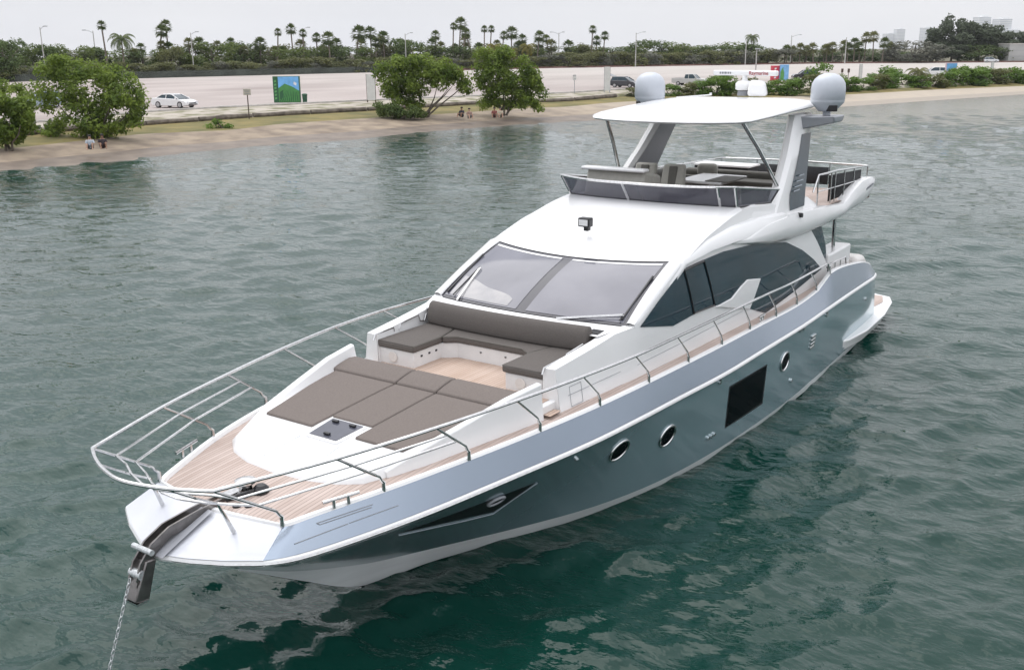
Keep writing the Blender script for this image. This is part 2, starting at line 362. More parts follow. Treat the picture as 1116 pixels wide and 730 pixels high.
# kerb along the lot
k = MB(); kk = [i for i, x in enumerate(xs_px) if -300 < x < 760]
k.grid([[away(row4[i], -0.25) + np.array([0, 0, 0.02]) for i in kk], [away(row4[i], -0.25) + np.array([0, 0, 0.16]) for i in kk], [away(row4[i], 0.05) + np.array([0, 0, 0.16]) for i in kk], [away(row4[i], 0.05) + np.array([0, 0, 0.0]) for i in kk]])
tag(k.build('kerb', M['kerb'], None), 'pale kerb edging the car park', 'kerb', kind='structure')
# row of logs between the grass and the verge
lx = [-40, 40, 95, 158, 216, 275, 338, 400, 460, 520, 575, 625, 672]
for a, b in zip(lx[:-1], lx[1:]):
    n_ = 5; g = MB(); xs2 = np.linspace(a + 1, b - 1, n_)
    g.tube([at((x, F2(x)), z=1.15) + np.array([0, 0, 0.17 + 0.03 * rng.uniform(-1, 1)]) for x in xs2], [0.24 * rng.uniform(0.85, 1.15) for _ in xs2], 8)
    tag(g.build('log', M['log'], None), 'long weathered log laid end to end along the top of the beach', 'log', 'logs edging the beach')

# ------------------------------------------------------------------ vegetation
M['leaf_a'] = leafmat('mangrove_leaf', (0.085, 0.140, 0.022), (0.245, 0.325, 0.058), 0.8)
M['leaf_b'] = leafmat('dark_leaf', (0.058, 0.095, 0.026), (0.145, 0.195, 0.058), 0.3)
M['leaf_c'] = leafmat('olive_leaf', (0.105, 0.122, 0.045), (0.22, 0.22, 0.085), 0.3)
M['leaf_d'] = leafmat('grey_leaf', (0.125, 0.130, 0.100), (0.210, 0.215, 0.170), 0.3)
M['leaf_e'] = leafmat('shrub_leaf', (0.065, 0.135, 0.020), (0.185, 0.29, 0.050), 0.7)
M['leaf_y'] = leafmat('yellow_palm_leaf', (0.10, 0.10, 0.02), (0.22, 0.19, 0.04), 0.5)
M['leaf_p'] = leafmat('palm_leaf', (0.055, 0.088, 0.026), (0.145, 0.18, 0.06), 0.6)
M['leaf_w'] = leafmat('casuarina_leaf', (0.075, 0.098, 0.060), (0.135, 0.160, 0.10), 0.25)
M['leaf_m'] = leafmat('mid_leaf', (0.085, 0.125, 0.030), (0.19, 0.235, 0.060), 0.3)
M['bark'] = mat('grey_bark', (0.15, 0.125, 0.10), 0.95, col2=(0.07, 0.058, 0.045), scale=4, detail=6)
M['palmbark'] = mat('palm_bark', (0.24, 0.20, 0.165), 0.95, col2=(0.14, 0.115, 0.09), scale=3, detail=6)
def crown_mesh(name, lobes, n, size, m, seed, flat=0.55, fill=0.45, tri=False):
    """n leaf-clump faces spread through the volume of the lobes (centre, radii)"""
    g = np.random.default_rng(seed)
    wts = np.array([r_[0] * r_[1] * r_[2] for _, r_ in lobes]) ** 0.7; wts /= wts.sum()
    which = g.choice(len(lobes), n, p=wts)
    d = g.normal(size=(n, 3)); d /= np.linalg.norm(d, axis=1)[:, None]
    rad = (fill + (1 - fill) * g.random(n) ** 0.6) * (1 + 0.10 * g.normal(size=n))
    C = np.array([c for c, _ in lobes])[which]; Rr = np.array([r_ for _, r_ in lobes])[which]
    P_ = C + d * rad[:, None] * Rr
    nrm = d * 0.7 + g.normal(size=(n, 3)) * 0.6; nrm[:, 2] += flat; nrm /= np.linalg.norm(nrm, axis=1)[:, None]
    a = g.normal(size=(n, 3)); u = np.cross(nrm, a); u /= np.linalg.norm(u, axis=1)[:, None]; v = np.cross(nrm, u)
    s_ = size * (0.55 + 0.9 * g.random(n))[:, None]
    q = np.stack([P_ - u * s_, P_ - v * s_ * 0.45 + nrm * s_ * 0.12, P_ + u * s_, P_ + v * s_ * 0.45 + nrm * s_ * 0.12], 1).reshape(-1, 3)
    me = bpy.data.meshes.new(name); f = np.arange(n * 4).reshape(-1, 4)
    me.vertices.add(n * 4); me.vertices.foreach_set('co', q.astype(np.float32).ravel()); me.loops.add(n * 4); me.loops.foreach_set('vertex_index', f.astype(np.int32).ravel())
    me.polygons.add(n); me.polygons.foreach_set('loop_start', np.arange(n, dtype=np.int32) * 4)
    me.update(calc_edges=True); me.materials.append(m); return me
def rand_lobes(g, w_, h, n, base=0.25, top_flat=1.0):
    """a broad uneven crown of width w_ whose top is at h"""
    L_ = []
    for i in range(n):
        a = g.uniform(0, 6.28); r_ = w_ / 2 * math.sqrt(g.random()) * 0.72
        rr_ = w_ * g.uniform(0.16, 0.27); zz = h * g.uniform(base + 0.12, 0.84) if i else h * 0.78
        zz = min(zz, h - rr_ * 0.75 * (1 + 0.8 * r_ / w_))
        L_.append(((r_ * math.cos(a), r_ * math.sin(a), zz), (rr_, rr_, rr_ * g.uniform(0.6, 0.85) * top_flat)))
    return L_
def link(name, me, parent=None):
    o = bpy.data.objects.new(name, me); COL.objects.link(o)
    if parent: o.parent = parent
    return o
def trunk_mesh(paths, m, name='trunk'):
    k = MB()
    for p, r_ in paths: k.tube(p, r_, 7)
    o = k.build(name, m, None, smooth=60); return o
PROTO = {}
def tree_proto(kind, i):
    """one unit tree per kind and variant: height 1, width 1 ; scaled when placed"""
    key = (kind, i)
    if key in PROTO: return PROTO[key]
    g = random.Random(hash(kind) % 1 + i * 13 + len(kind) * 101)
    m = {'mid': 'leaf_m', 'dark': 'leaf_b', 'olive': 'leaf_c', 'grey': 'leaf_d', 'casuarina': 'leaf_w', 'umbrella': 'leaf_d', 'bush': 'leaf_c', 'scrub': 'leaf_e'}[kind]
    if kind == 'umbrella': lobes = [((0.26 * math.cos(a), 0.26 * math.sin(a), 0.80), (0.25, 0.25, 0.16)) for a in np.linspace(0, 6.28, 7)] + [((0, 0, 0.84), (0.3, 0.3, 0.15))]; n = 700; sz = 0.045
    elif kind == 'casuarina':
        lobes = [((g.uniform(-.28, .28), g.uniform(-.28, .28), g.uniform(.25, .86)), (g.uniform(.10, .2), g.uniform(.10, .2), g.uniform(.09, .16))) for _ in range(20)]; n = 4500; sz = 0.036
    elif kind in ('bush', 'scrub'): lobes = rand_lobes(g, 1.0, 1.0, 12, -0.08); n = 1500; sz = 0.05
    else: lobes = rand_lobes(g, 1.0, 1.0, 14, 0.02); n = 2000; sz = 0.036
    me = crown_mesh('crown', lobes, n, sz, M[m], i * 7 + len(kind), fill=0.5)
    lim = [([(0, 0, -0.02), (0.01, 0, 0.3), (0.0, 0.02, 0.75)], [0.028, 0.022, 0.008])] + [([(0.0, 0, 0.25), (g.uniform(-.2, .2), g.uniform(-.2, .2), 0.5), (g.uniform(-.32, .32), g.uniform(-.32, .32), 0.7)], [0.016, 0.011, 0.004]) for _ in range(4)]
    if kind in ('bush', 'scrub'): lim = [([(0, 0, -0.02), (g.uniform(-.2, .2), g.uniform(-.2, .2), 0.35), (g.uniform(-.35, .35), g.uniform(-.35, .35), 0.6)], [0.02, 0.014, 0.005]) for _ in range(4)]
    to = trunk_mesh(lim, M['bark']); tm = to.data; bpy.data.objects.remove(to)
    PROTO[key] = (me, tm); return PROTO[key]
def place_tree(kind, i, p, w_, h, label, cat, group, name):
    cm_, tm = tree_proto(kind, i)
    e_ = empty(name, p, label, cat, group, rng.uniform(0, 6.28)); e_.scale = (w_, w_, h)
    link('crown', cm_, e_); link('trunk', tm, e_); return e_
def px_w(p, n): return n * dist(p) / 1120
# --- palms
def fan_palm(name, p, h, r_, label, group=None, m='leaf_p', seed=0, lean=0.0, dead=True):
    g = random.Random(seed); e_ = empty(name, p, label, 'palm tree', group)
    lx_, ly_ = lean * g.uniform(-1, 1), lean * g.uniform(-1, 1); th = h - r_ * 0.75
    k = MB(); k.tube([(0, 0, -0.1), (lx_ * 0.3, ly_ * 0.3, th * 0.5), (lx_, ly_, th)], [0.26, 0.19, 0.17], 8); k.build('trunk', M['palmbark'], e_)
    f = MB(); nf = 34
    for i in range(nf):
        az = i * 2.399 + g.uniform(-.2, .2); el = R(88 - 140 * (i / nf) ** 0.85); d = np.array([math.cos(az) * math.cos(el), math.sin(az) * math.cos(el), math.sin(el)])
        side = np.array([-math.sin(az), math.cos(az), 0.0]); upv = np.cross(side, d) * -1
        o = np.array([lx_, ly_, th]); tip = o + d * r_ * 0.42
        for j in range(-4, 5):
            a = j * R(17); dd = d * math.cos(a) + side * math.sin(a); ln = r_ * 0.62 * (1 - 0.04 * abs(j)) * g.uniform(.65, 1.15)
            mid_ = tip + dd * ln * 0.55; end = tip + dd * ln + np.array([0, 0, -0.22 * ln]); wv = np.cross(dd, upv) * r_ * 0.05
            f.add([tip, mid_ - wv, end, mid_ + wv], [(0, 1, 2, 3)])
        f.add([o - side * 0.03, o + side * 0.03, tip + side * 0.03, tip - side * 0.03], [(0, 1, 2, 3)])
    o = f.build('crown', M[m], e_, smooth=0, fix=False); return e_
def coco_palm(name, p, h, r_, label, group=None, m='leaf_p', seed=0):
    g = random.Random(seed); e_ = empty(name, p, label, 'palm tree', group); th = h - r_ * 0.45
    k = MB(); k.tube([(0, 0, -0.1), (0.3, 0.1, th * 0.5), (0.4, 0.2, th)], [0.24, 0.17, 0.14], 8); k.build('trunk', M['palmbark'], e_)
    f = MB(); nf = 20
    for i in range(nf):
        az = i * 2.399; el0 = R(75 - 85 * i / nf); side = np.array([-math.sin(az), math.cos(az), 0.0]); p0 = np.array([0.4, 0.2, th]); el = el0; st = r_ / 7
        for j in range(8):
            d = np.array([math.cos(az) * math.cos(el), math.sin(az) * math.cos(el), math.sin(el)]); p1 = p0 + d * st; wv = r_ * 0.23 * math.sin(math.pi * (j + 1) / 9.5)
            for s_ in (-1, 1):
                f.add([p0, p0 + d * st * 0.5, p1 + side * s_ * wv + np.array([0, 0, -wv * 0.8])], [(0, 1, 2)]); f.add([p0 + d * st * .5, p1, p1 + d * st * .5 + side * s_ * wv + np.array([0, 0, -wv * 0.8])], [(0, 1, 2)])
            p0 = p1; el -= R(17)
    f.build('crown', M[m], e_, smooth=0, fix=False); return e_
def belt(px, d): return away(at((px, F5(px)), z=1.75), d)
PROF_P = tabf([(148, 54), (200, 46), (260, 44), (300, 48), (400, 43), (480, 42), (600, 44), (700, 46)])
PALMS = [(119, 23, 6.0), (175, 27, 5.5), (187, 22, 5.5), (303.7, 31, 4), (321, 26, 6), (332, 32, 5), (347, 36, 6.5), (361, 34.5, 6.5), (388, 28, 7.5), (406, 29, 7), (420, 34, 7.5), (475, 33.5, 6), (494, 25, 5), (500.4, 19, 6), (504, 31, 4.5), (515, 31, 5), (528, 28, 4), (534, 28, 4.5), (546.7, 34, 6), (557, 29, 6), (570, 37.5, 5), (585, 33.7, 6), (600, 38, 5), (644, 28, 5), (657, 34.5, 6)]
for i, (x, yt, r_) in enumerate(PALMS):
    p = belt(x, 10 + (i * 7) % 16); h = height_to(p, yt)
    fan_palm('fan_palm', p, h, px_w(p, r_) * (1.05 + 0.11 * ((i * 5) % 6)), 'tall fan palm rising above the tree belt behind the car park', 'fan palms above the tree belt', seed=i, lean=1.3)
for i in range(34):
    x = 148 + 15.2 * i + rng.uniform(-5, 5); yt = PROF_P(x) + rng.uniform(-6, 6); p = belt(x, rng.uniform(15, 26))
    fan_palm('cabbage_palm', p, height_to(p, yt), px_w(p, rng.uniform(6.5, 9.5)), 'bushy headed palm half sunk in the tree belt', 'palms half sunk in the tree belt', 'leaf_p' if i % 2 else 'leaf_c', seed=100 + i, lean=0.8)
p = belt(138, 8); coco_palm('coconut_palm', p, height_to(p, 36), px_w(p, 15), 'big feathery coconut palm left of the twin tall palms', seed=2)
p = belt(818, 10); coco_palm('coconut_palm', p, height_to(p, 37), px_w(p, 9), 'dark feathery palm above the belt behind the radar', seed=5)
for i, (x, yt) in enumerate(((539, 47), (575, 47), (556, 52))):
    p = belt(x, 3); coco_palm('yellow_palm', p, height_to(p, yt), px_w(p, 11), 'yellowish drooping palm in front of the tree belt', 'yellowish palms by the fence', 'leaf_y', seed=8 + i)
for i, (x, yt) in enumerate(((857, 49), (871, 47.5), (886, 47), (897, 49), (907, 46), (917, 44), (930, 41.5), (941.5, 35.5), (950.6, 34.5), (961, 41), (969, 46), (900, 48), (936, 46), (863, 50), (878, 50), (923, 47))):
    p = belt(x, 2 + (i * 5) % 9); h = height_to(p, yt)
    fan_palm('fan_palm', p, h, px_w(p, 7.5), 'bare trunked palm in the palm grove at the right end of the car park', 'palm grove at the far edge of the car park', 'leaf_c' if i % 3 else 'leaf_p', seed=50 + i, lean=0.4)
# --- belt of broad trees
PROF = tabf([(-300, 40), (0, 39), (22, 41), (30, 58), (38, 50), (45, 49), (60, 46), (80, 48), (100, 48), (125, 52), (150, 56), (172, 52), (195, 45), (215, 41), (240, 39), (262, 42), (276, 49), (290, 44), (305, 45), (320, 52), (345, 48), (380, 46), (430, 45), (455, 40), (470, 46), (520, 48), (600, 47), (640, 46), (690, 43.5), (700, 42), (750, 44), (800, 45), (830, 47), (846, 58)])
x = -480.0; i = 0
while x < 846:
    wpx = rng.uniform(30, 52); p = belt(x, rng.uniform(11, 26)); yt = PROF(x) + rng.uniform(-2.0, 5.0); h = height_to(p, yt)
    kind = ('dark', 'mid', 'olive', 'mid', 'dark', 'mid', 'dark')[i % 7]
    place_tree(kind, i % 4, p, px_w(p, wpx), h, 'rounded %s tree in the belt behind the car park fence' % {'dark': 'dark green', 'mid': 'fresh green', 'olive': 'olive green'}[kind], 'tree', kind + ' trees of the tree belt', 'broad_tree')
    x += wpx * 0.40; i += 1
x = -480.0; i = 0
while x < 846:
    wpx = rng.uniform(20, 36); p = belt(x, rng.uniform(2.5, 7)); yt = F5(x) - rng.uniform(12, 20); h = height_to(p, yt)
    kind = ('bush', 'grey', 'bush', 'olive')[i % 4]
    place_tree(kind, i % 3, p, px_w(p, wpx), h, {'bush': 'olive green bush close behind the car park fence', 'grey': 'grey green bushy tree close behind the car park fence', 'olive': 'small olive tree close behind the car park fence'}[kind], 'bush' if kind == 'bush' else 'tree', kind + ' growth close behind the fence', {'bush': 'bush', 'grey': 'grey_tree', 'olive': 'small_tree'}[kind])
    x += wpx * 0.46; i += 1
for (x, yt, wpx, kind, d, lab) in [(8, 38, 44, 'dark', 3, 'large dark round tree at the left edge of the tree belt'), (855, 53, 30, 'umbrella', 2, 'low grey umbrella shaped tree left of the palm grove'),
    (995, 42, 62, 'grey', 2, 'broad silvery grey bush tree right of the palm grove'), (972, 46, 26, 'grey', 6, 'small silvery bush beside the broad grey tree'), (1020, 23, 34, 'casuarina', 14, 'dark casuarina left of the tallest one'), (1044, 15, 42, 'casuarina', 12, 'tallest dark casuarina on the right of the shore'), (1066, 24, 44, 'casuarina', 16, 'dark casuarina right of the tallest one'),
    (1088, 28, 44, 'casuarina', 18, 'dark wide casuarina in front of the far towers'), (1118, 28, 46, 'casuarina', 24, 'dark casuarina behind the grey building'), (1036, 45, 40, 'casuarina', 6, 'low dark tree under the tall casuarinas'), (1064, 47, 40, 'dark', 6, 'low round dark tree beneath the casuarinas'), (1088, 50, 36, 'dark', 8, 'low dark tree beside the grey building'), (1150, 33, 60, 'dark', 20, 'dark tree past the grey building'), (1210, 36, 70, 'dark', 20, 'dark tree farther along past the grey building')]:
    p = belt(x, d); place_tree(kind, 1 + int(x) % 2, p, px_w(p, wpx), height_to(p, yt), lab, 'tree', None, 'broad_tree' if kind != 'casuarina' else 'casuarina')
for i, x in enumerate(range(1240, 1640, 26)):
    p = belt(x, 12 + (i * 7) % 12); place_tree('mid' if i % 2 else 'dark', i % 4, p, px_w(p, 46), height_to(p, F5(x) - 24 - (i * 5) % 9), 'rounded tree past the grey building beyond the right edge', 'tree', 'trees past the grey building', 'broad_tree')
for i, x in enumerate(range(862, 985, 15)):
    p = belt(x, 34); place_tree('dark', i % 4, p, px_w(p, 30), height_to(p, 52 + (i * 3) % 5), 'dark tree behind the palm grove', 'tree', 'trees behind the palm grove', 'broad_tree')  # leaves in the dark green of the tree belt

# --- mangroves on the near beach
def mangrove(name, px0, py0, lobes_px, z0, label, seed, n, size, stems, m='leaf_a'):
    """lobes in pixels round the foot -> metres"""
    p = at((px0, py0), z=z0); d = dist(p); s_ = d / 1115.0; g = random.Random(seed)
    rv = np.array([CR[0], CR[1], 0]); rv /= np.linalg.norm(rv); fv = np.array([CF[0], CF[1], 0]); fv /= np.linalg.norm(fv)
    e_ = empty(name, p, label, 'tree'); L_ = []
    for (dx, dy, rx, rz_) in lobes_px:
        for q in range(5):
            off = g.uniform(-0.7, 0.7) * rx * s_; sub = g.uniform(0.36, 0.80)
            c = rv * (dx + g.uniform(-.55, .55) * rx) * s_ + fv * off + np.array([0, 0, (py0 - dy - py0) * s_ + g.uniform(-.5, .5) * rz_ * s_]); L_.append((tuple(c), (rx * s_ * sub, rx * s_ * sub, rz_ * s_ * sub)))
    link('crown', crown_mesh('crown', L_, n, size, M[m], seed, flat=0.5, fill=0.35), e_)
    ps = []
    for (dx, dy) in stems:
        tip = rv * dx * s_ + np.array([0, 0, -dy * s_]) + fv * g.uniform(-.8, .8); b0 = rv * g.uniform(-.5, .5) + fv * g.uniform(-.4, .4)
        ps.append(([tuple(b0 + (0, 0, -0.2)), tuple(b0 * 0.7 + tip * 0.3 + np.array([g.uniform(-.15, .15), g.uniform(-.15, .15), 0])), tuple(b0 * .3 + tip * .7 + np.array([0, 0, -.15])), tuple(tip)], [0.11, 0.08, 0.055, 0.02]))
    t_ = trunk_mesh(ps, M['bark']); t_.parent = e_; return e_
mangrove('mangrove_tree', 105, 152, [(-38, -66, 20, 14), (-15, -62, 22, 16), (12, -58, 22, 18), (35, -50, 22, 20), (-45, -40, 18, 18), (-20, -35, 22, 20), (8, -30, 20, 18), (40, -32, 18, 16), (-38, -16, 18, 14), (-8, -12, 20, 12), (22, -14, 18, 10), (-28, -76, 14, 8), (50, -40, 9, 12), (-45, -8, 14, 8), (5, -8, 18, 9), (-15, -48, 20, 14), (25, -42, 20, 14), (38, -18, 14, 10)], 0.75, 'large green mangrove bush on the beach at the left with two people under it', 3, 14000, 0.15, [(-35, -40), (-15, -45), (5, -35), (25, -40), (40, -30), (-5, -20)])
mangrove('mangrove_tree', 15, 164, [(-8, -45, 16, 14), (8, -38, 15, 14), (-15, -22, 18, 18), (5, -18, 16, 16), (17, -30, 9, 10)], 0.75, 'leafy mangrove bush at the left edge of the beach', 4, 8000, 0.15, [(-10, -30), (5, -30), (15, -25)])
mangrove('mangrove_tree', 2, 120, [(-12, -30, 14, 14), (2, -22, 9, 12), (-14, -10, 12, 12)], 1.5, 'green tree at the left edge behind the beach bush', 6, 2200, 0.17, [(-10, -20), (0, -15)])
mangrove('sapling', 28, 140, [(-2, -40, 8, 6), (3, -32, 9, 7), (-3, -20, 6, 5)], 1.2, 'thin sapling between the two left mangrove bushes', 7, 700, 0.14, [(-2, -40), (4, -30), (0, -20)])
mangrove('mangrove_tree', 462, 127, [(-38, -48, 14, 12), (-22, -54, 17, 12), (0, -55, 17, 11), (22, -52, 17, 12), (38, -44, 14, 13), (-34, -32, 15, 12), (-10, -40, 18, 14), (15, -36, 16, 12), (42, -30, 12, 9), (-24, -18, 12, 8), (-38, -22, 12, 10), (-8, -28, 18, 10), (10, -46, 20, 12), (-28, -42, 18, 14), (28, -42, 16, 10), (-12, -14, 14, 8)], 0.8, 'wide spreading mangrove with bare leaning trunks on the middle beach', 8, 13000, 0.16, [(-35, -30), (-25, -34), (-5, -32), (15, -30), (34, -34), (48, -36), (28, -30)])
mangrove('mangrove_tree', 548, 124, [(-15, -62, 16, 10), (5, -60, 16, 11), (22, -52, 16, 12), (-18, -46, 15, 13), (4, -42, 20, 15), (30, -38, 14, 14), (-8, -26, 16, 12), (18, -22, 18, 12), (40, -26, 11, 12), (28, -12, 14, 8), (0, -10, 12, 7), (-14, -14, 12, 9), (12, -8, 16, 8), (38, -8, 10, 7), (8, -28, 20, 14), (-20, -34, 12, 12), (22, -36, 18, 14)], 0.8, 'dense mangrove on the middle beach with people sitting at its foot', 9, 14500, 0.16, [(-14, -35), (0, -40), (15, -35), (28, -28), (10, -20)])
mangrove('beach_shrub', 436, 129, [(-20, -10, 12, 9), (-4, -8, 13, 9), (12, -7, 12, 8), (22, -4, 8, 6)], 0.8, 'low spreading shrub at the foot of the wide mangrove', 10, 3600, 0.14, [(-15, -8), (5, -8), (15, -6)], 'leaf_b')
mangrove('beach_shrub', 240, 141, [(0, -6, 8, 6), (-9, -3, 8, 4), (8, -3, 9, 4)], 0.8, 'small weedy shrub on the grass below the sign post', 12, 500, 0.12, [(0, -10), (-4, -5)], 'leaf_e')
mangrove('beach_shrub', 45, 147, [(-6, -5, 10, 6), (8, -4, 9, 5)], 1.0, 'low dark shrub between the left mangroves', 13, 700, 0.13, [(0, -6)], 'leaf_b')
# --- hedge of shrubs along the right shore
hedge = [(688, 108, 14, 10), (700, 108, 16, 13), (716, 108, 18, 13), (730, 107, 18, 13), (748, 107, 18, 14), (764, 106, 20, 15), (780, 106, 22, 20), (795, 106, 24, 22), (812, 105, 24, 18), (830, 105, 22, 14), (850, 105, 22, 15), (868, 105, 20, 16), (886, 105, 24, 20), (905, 104, 22, 16), (922, 102, 22, 17), (938, 101, 22, 14), (954, 100, 22, 15), (970, 99, 22, 16), (986, 98, 20, 14), (1002, 98, 20, 12), (1018, 97, 22, 14), (1036, 96, 24, 16), (1052, 95, 22, 16), (1070, 95, 24, 16), (1088, 94, 24, 14), (1106, 93, 24, 15), (1124, 92, 26, 14), (1150, 90, 30, 14), (845, 101, 20, 10), (862, 100, 20, 12), (958, 95, 20, 12), (1010, 93, 18, 9), (1060, 91, 22, 10), (1100, 89, 24, 10)]
hedge += [(892, 100, 22, 26), (966, 97, 26, 20), (1046, 95, 20, 19), (1064, 94, 18, 17), (1087, 92, 22, 13), (783, 100, 20, 17)]
tall = {892: 'tall shrub standing up behind the silver dome', 966: 'tall leafy shrub left of the small round palm', 1046: 'tall pale shrub below the picture board on the right', 783: 'tall shrub rising behind the radar'}
for i, (x, y, wpx, hpx) in enumerate(hedge):
    p = at((x, y - 1.5), z=1.0); 
    lab = tall.get(x) if i >= 34 else None
    place_tree('scrub' if (i % 4 or lab) else 'bush', i % 3, p, px_w(p, wpx) * 1.35, px_w(p, hpx) * 1.12, lab or 'low bright green shrub in the hedge along the right hand shore', 'shrub', None if lab else 'shrubs of the shore hedge', 'shrub')
p = at((998, 96), z=1.0); coco_palm('palmetto', p, px_w(p, 15) * 1.0 + 0.9, px_w(p, 14), 'short round palmetto in the hedge on the right shore', m='leaf_c', seed=77)

# ------------------------------------------------------------------ fence, low wall, lamps, signs
M['fence'] = mat('fence_screen', (0.075, 0.088, 0.075), 0.9, var=0.3, scale=0.2, detail=6)
_t = M['fence'].node_tree; _x = _t.nodes.new('ShaderNodeBsdfTransparent'); _m = _t.nodes.new('ShaderNodeMixShader'); _m.inputs[0].default_value = 0.33
_t.links.new(_t.nodes['Principled BSDF'].outputs[0], _m.inputs[1]); _t.links.new(_x.outputs[0], _m.inputs[2]); _t.links.new(_m.outputs[0], _t.nodes['Material Output'].inputs[0])
M['galv'] = mat('galvanised_post', (0.42, 0.43, 0.44), 0.5, metal=0.5, var=0.1)
M['pole'] = mat('concrete_pole', (0.42, 0.41, 0.39), 0.8, var=0.1)
M['brown'] = mat('brown_post', (0.09, 0.065, 0.05), 0.8)
M['signw'] = mat('sign_white', (0.62, 0.62, 0.60), 0.5, var=0.05)
M['signb'] = mat('sign_beige', (0.50, 0.47, 0.40), 0.6, var=0.05)
M['bin'] = mat('green_bin', (0.015, 0.075, 0.035), 0.5)
fx = [x for x in np.linspace(-60, 470, 46)]
fp = [at((x, F5(x)), z=1.75) for x in fx]
fe = empty('chain_link_fence', tuple(fp[30]), 'long dark screened chain link fence along the back of the car park', 'fence')
o0 = fp[30]
k = MB(); k.grid([[p - o0 + (0, 0, 0.05) for p in fp], [p - o0 + (0, 0, 1.5) for p in fp]]); k.build('screen', M['fence'], fe, smooth=0, solid=0.02)
k = MB(); k.tube([p - o0 + (0, 0, 1.62) for p in fp], 0.03, 5); k.build('top_rail', M['fence'], fe)
for p in fp[::1]:
    k = MB(); k.tube([p - o0 + (0, 0, -0.1), p - o0 + (0, 0, 1.62)], 0.035, 5); k.build('post', M['fence'], fe)
k = MB(); wp = [at((x, F5(x)), z=1.75) for x in np.linspace(470, 1140, 50)]; k.grid([[p for p in wp], [p + (0, 0, 0.45) for p in wp], [away(p, 0.3) + (0, 0, 0.45) for p in wp], [away(p, .3) for p in wp]])
tag(k.build('low_wall', mat('dark_red_kerb', (0.16, 0.085, 0.07), 0.9, var=0.2, scale=0.3), None), 'low dark reddish edging wall along the back of the car park', 'wall')
def lamp(x, yb, yt, arms, label, conc=True, group=None):
    p = at((x, yb), z=1.75) if yb else belt(x, 6); h = height_to(p, yt); e_ = empty('street_lamp', tuple(p), label, 'street lamp', group)
    r_ = max(0.11, px_w(p, 1.0) * 0.5); k = MB(); k.tube([(0, 0, -0.2), (0, 0, h)], [r_ * 1.25, r_ * 0.8], 8); k.build('pole', M['pole'], e_)
    rv = np.array([CR[0], CR[1], 0]); rv /= np.linalg.norm(rv)
    for s_ in arms:
        L_ = px_w(p, 6) * s_; k = MB(); k.tube([(0, 0, h - 0.5), tuple(rv * L_ * 0.5 + np.array([0, 0, h])), tuple(rv * L_ + np.array([0, 0, h + 0.25]))], r_ * 0.5, 6); k.build('arm', M['galv'], e_)
        k = MB(); c = rv * (L_ * 1.12) + np.array([0, 0, h + 0.22]); k.box(tuple(c), (max(0.9, px_w(p, 3)), 0.4, 0.22), rz=math.atan2(rv[1], rv[0])); k.build('lamp_head', M['galv'], e_, bevel=0.05)
    return e_
lamp(51, 88, 30, [0.8], 'leftmost street lamp with a thick grey pole and one arm to the right')
lamp(107, 84, 34, [-1.3], 'street lamp with its arm reaching left beside the coconut palm')
lamp(212, 0, 36, [1.0], 'street lamp arm just showing above the trees right of the twin palms')
lamp(333, 79, 31, [0.9], 'pale lamp pole among the palms above the green picture board')
lamp(443, 0, 37, [1.0], 'street lamp behind the wide mangrove tree')
lamp(609, 0, 36, [-1.2, 0.7], 'street lamp with two arms left of the tall slim palm')
lamp(692.5, 73, 36, [1.3], 'lamp pole standing in front of the belt above the left dome')
lamp(812, 71, 44, [], 'slim pale pole left of the feathery dark palm')
lamp(823, 88, 55, [0.15], 'shorter lamp post with a dark head behind the radar')
lamp(861, 70, 39, [1.3], 'lamp pole at the left end of the palm grove')
lamp(920.5, 70, 41, [], 'lamp pole in the middle of the palm grove')
def post_sign(x, yb, yt, wpx, hpx, m, label, post='brown', z=1.3, posts=1, name='sign', lines=3):
    p = at((x, yb), z=z); h = height_to(p, yt); e_ = empty(name, tuple(p), label, 'sign'); rv = np.array([CR[0], CR[1], 0]); rv /= np.linalg.norm(rv); rz_ = math.atan2(rv[1], rv[0]); w_ = px_w(p, wpx); hh_ = px_w(p, hpx)
    for q in ([0] if posts == 1 else [-0.48, 0.48]):
        k = MB(); k.box(tuple(rv * q * w_ + np.array([0, 0, h / 2 - 0.15])), (0.09 if posts == 1 else 0.14, 0.09, h + 0.3), rz=rz_); k.build('post', M[post], e_)
    k = MB(); k.box((-CF[0] * 0.07, -CF[1] * 0.07, h - hh_ / 2), (w_, 0.04, hh_), rz=rz_); pn = k.build('panel', m, e_, bevel=0.01)
    if lines:
        k = MB()
        for i in range(lines): k.box((-CF[0] * 0.105, -CF[1] * 0.105, h - hh_ * (0.22 + 0.56 * i / max(1, lines - 1))), (w_ * (0.75 - 0.12 * (i % 2)), 0.01, hh_ * 0.08), rz=rz_)
        k.build('lettering', M['text_grey'], pn)
    return e_
post_sign(271.5, 127.5, 97, 8, 6.5, M['signb'], 'small beige notice on a brown post at the logs', z=1.3)
post_sign(405, 111, 81, 9, 27, M['signw'], 'tall pale notice board between two posts left of the wide mangrove', 'brown', 1.75, 2, lines=0)
post_sign(661.5, 100, 73, 6, 25, M['signw'], 'narrow double post grey sign left of the dark hatchback', 'galv', 1.75, 2, lines=0)
post_sign(626, 103, 81.5, 4, 6, M['signw'], 'small pale sign on a thin post near the car park kerb', 'galv', 1.6, lines=2)
post_sign(937, 90, 70, 2.6, 19, M['signw'], 'narrow double post grey sign in the middle right of the car park', 'galv', 1.75, 2, lines=0)
post_sign(1080, 85, 68, 2.2, 16, M['signw'], 'narrow double post grey sign at the far right of the car park', 'galv', 1.75, 2, lines=0)
post_sign(917, 88, 75, 2.4, 4, M['brown'], 'left one of two small dark signs above the hedge', 'brown', 1.75, lines=0)
post_sign(924, 88, 75, 2.4, 4, M['brown'], 'right one of two small dark signs above the hedge', 'brown', 1.75, lines=0)
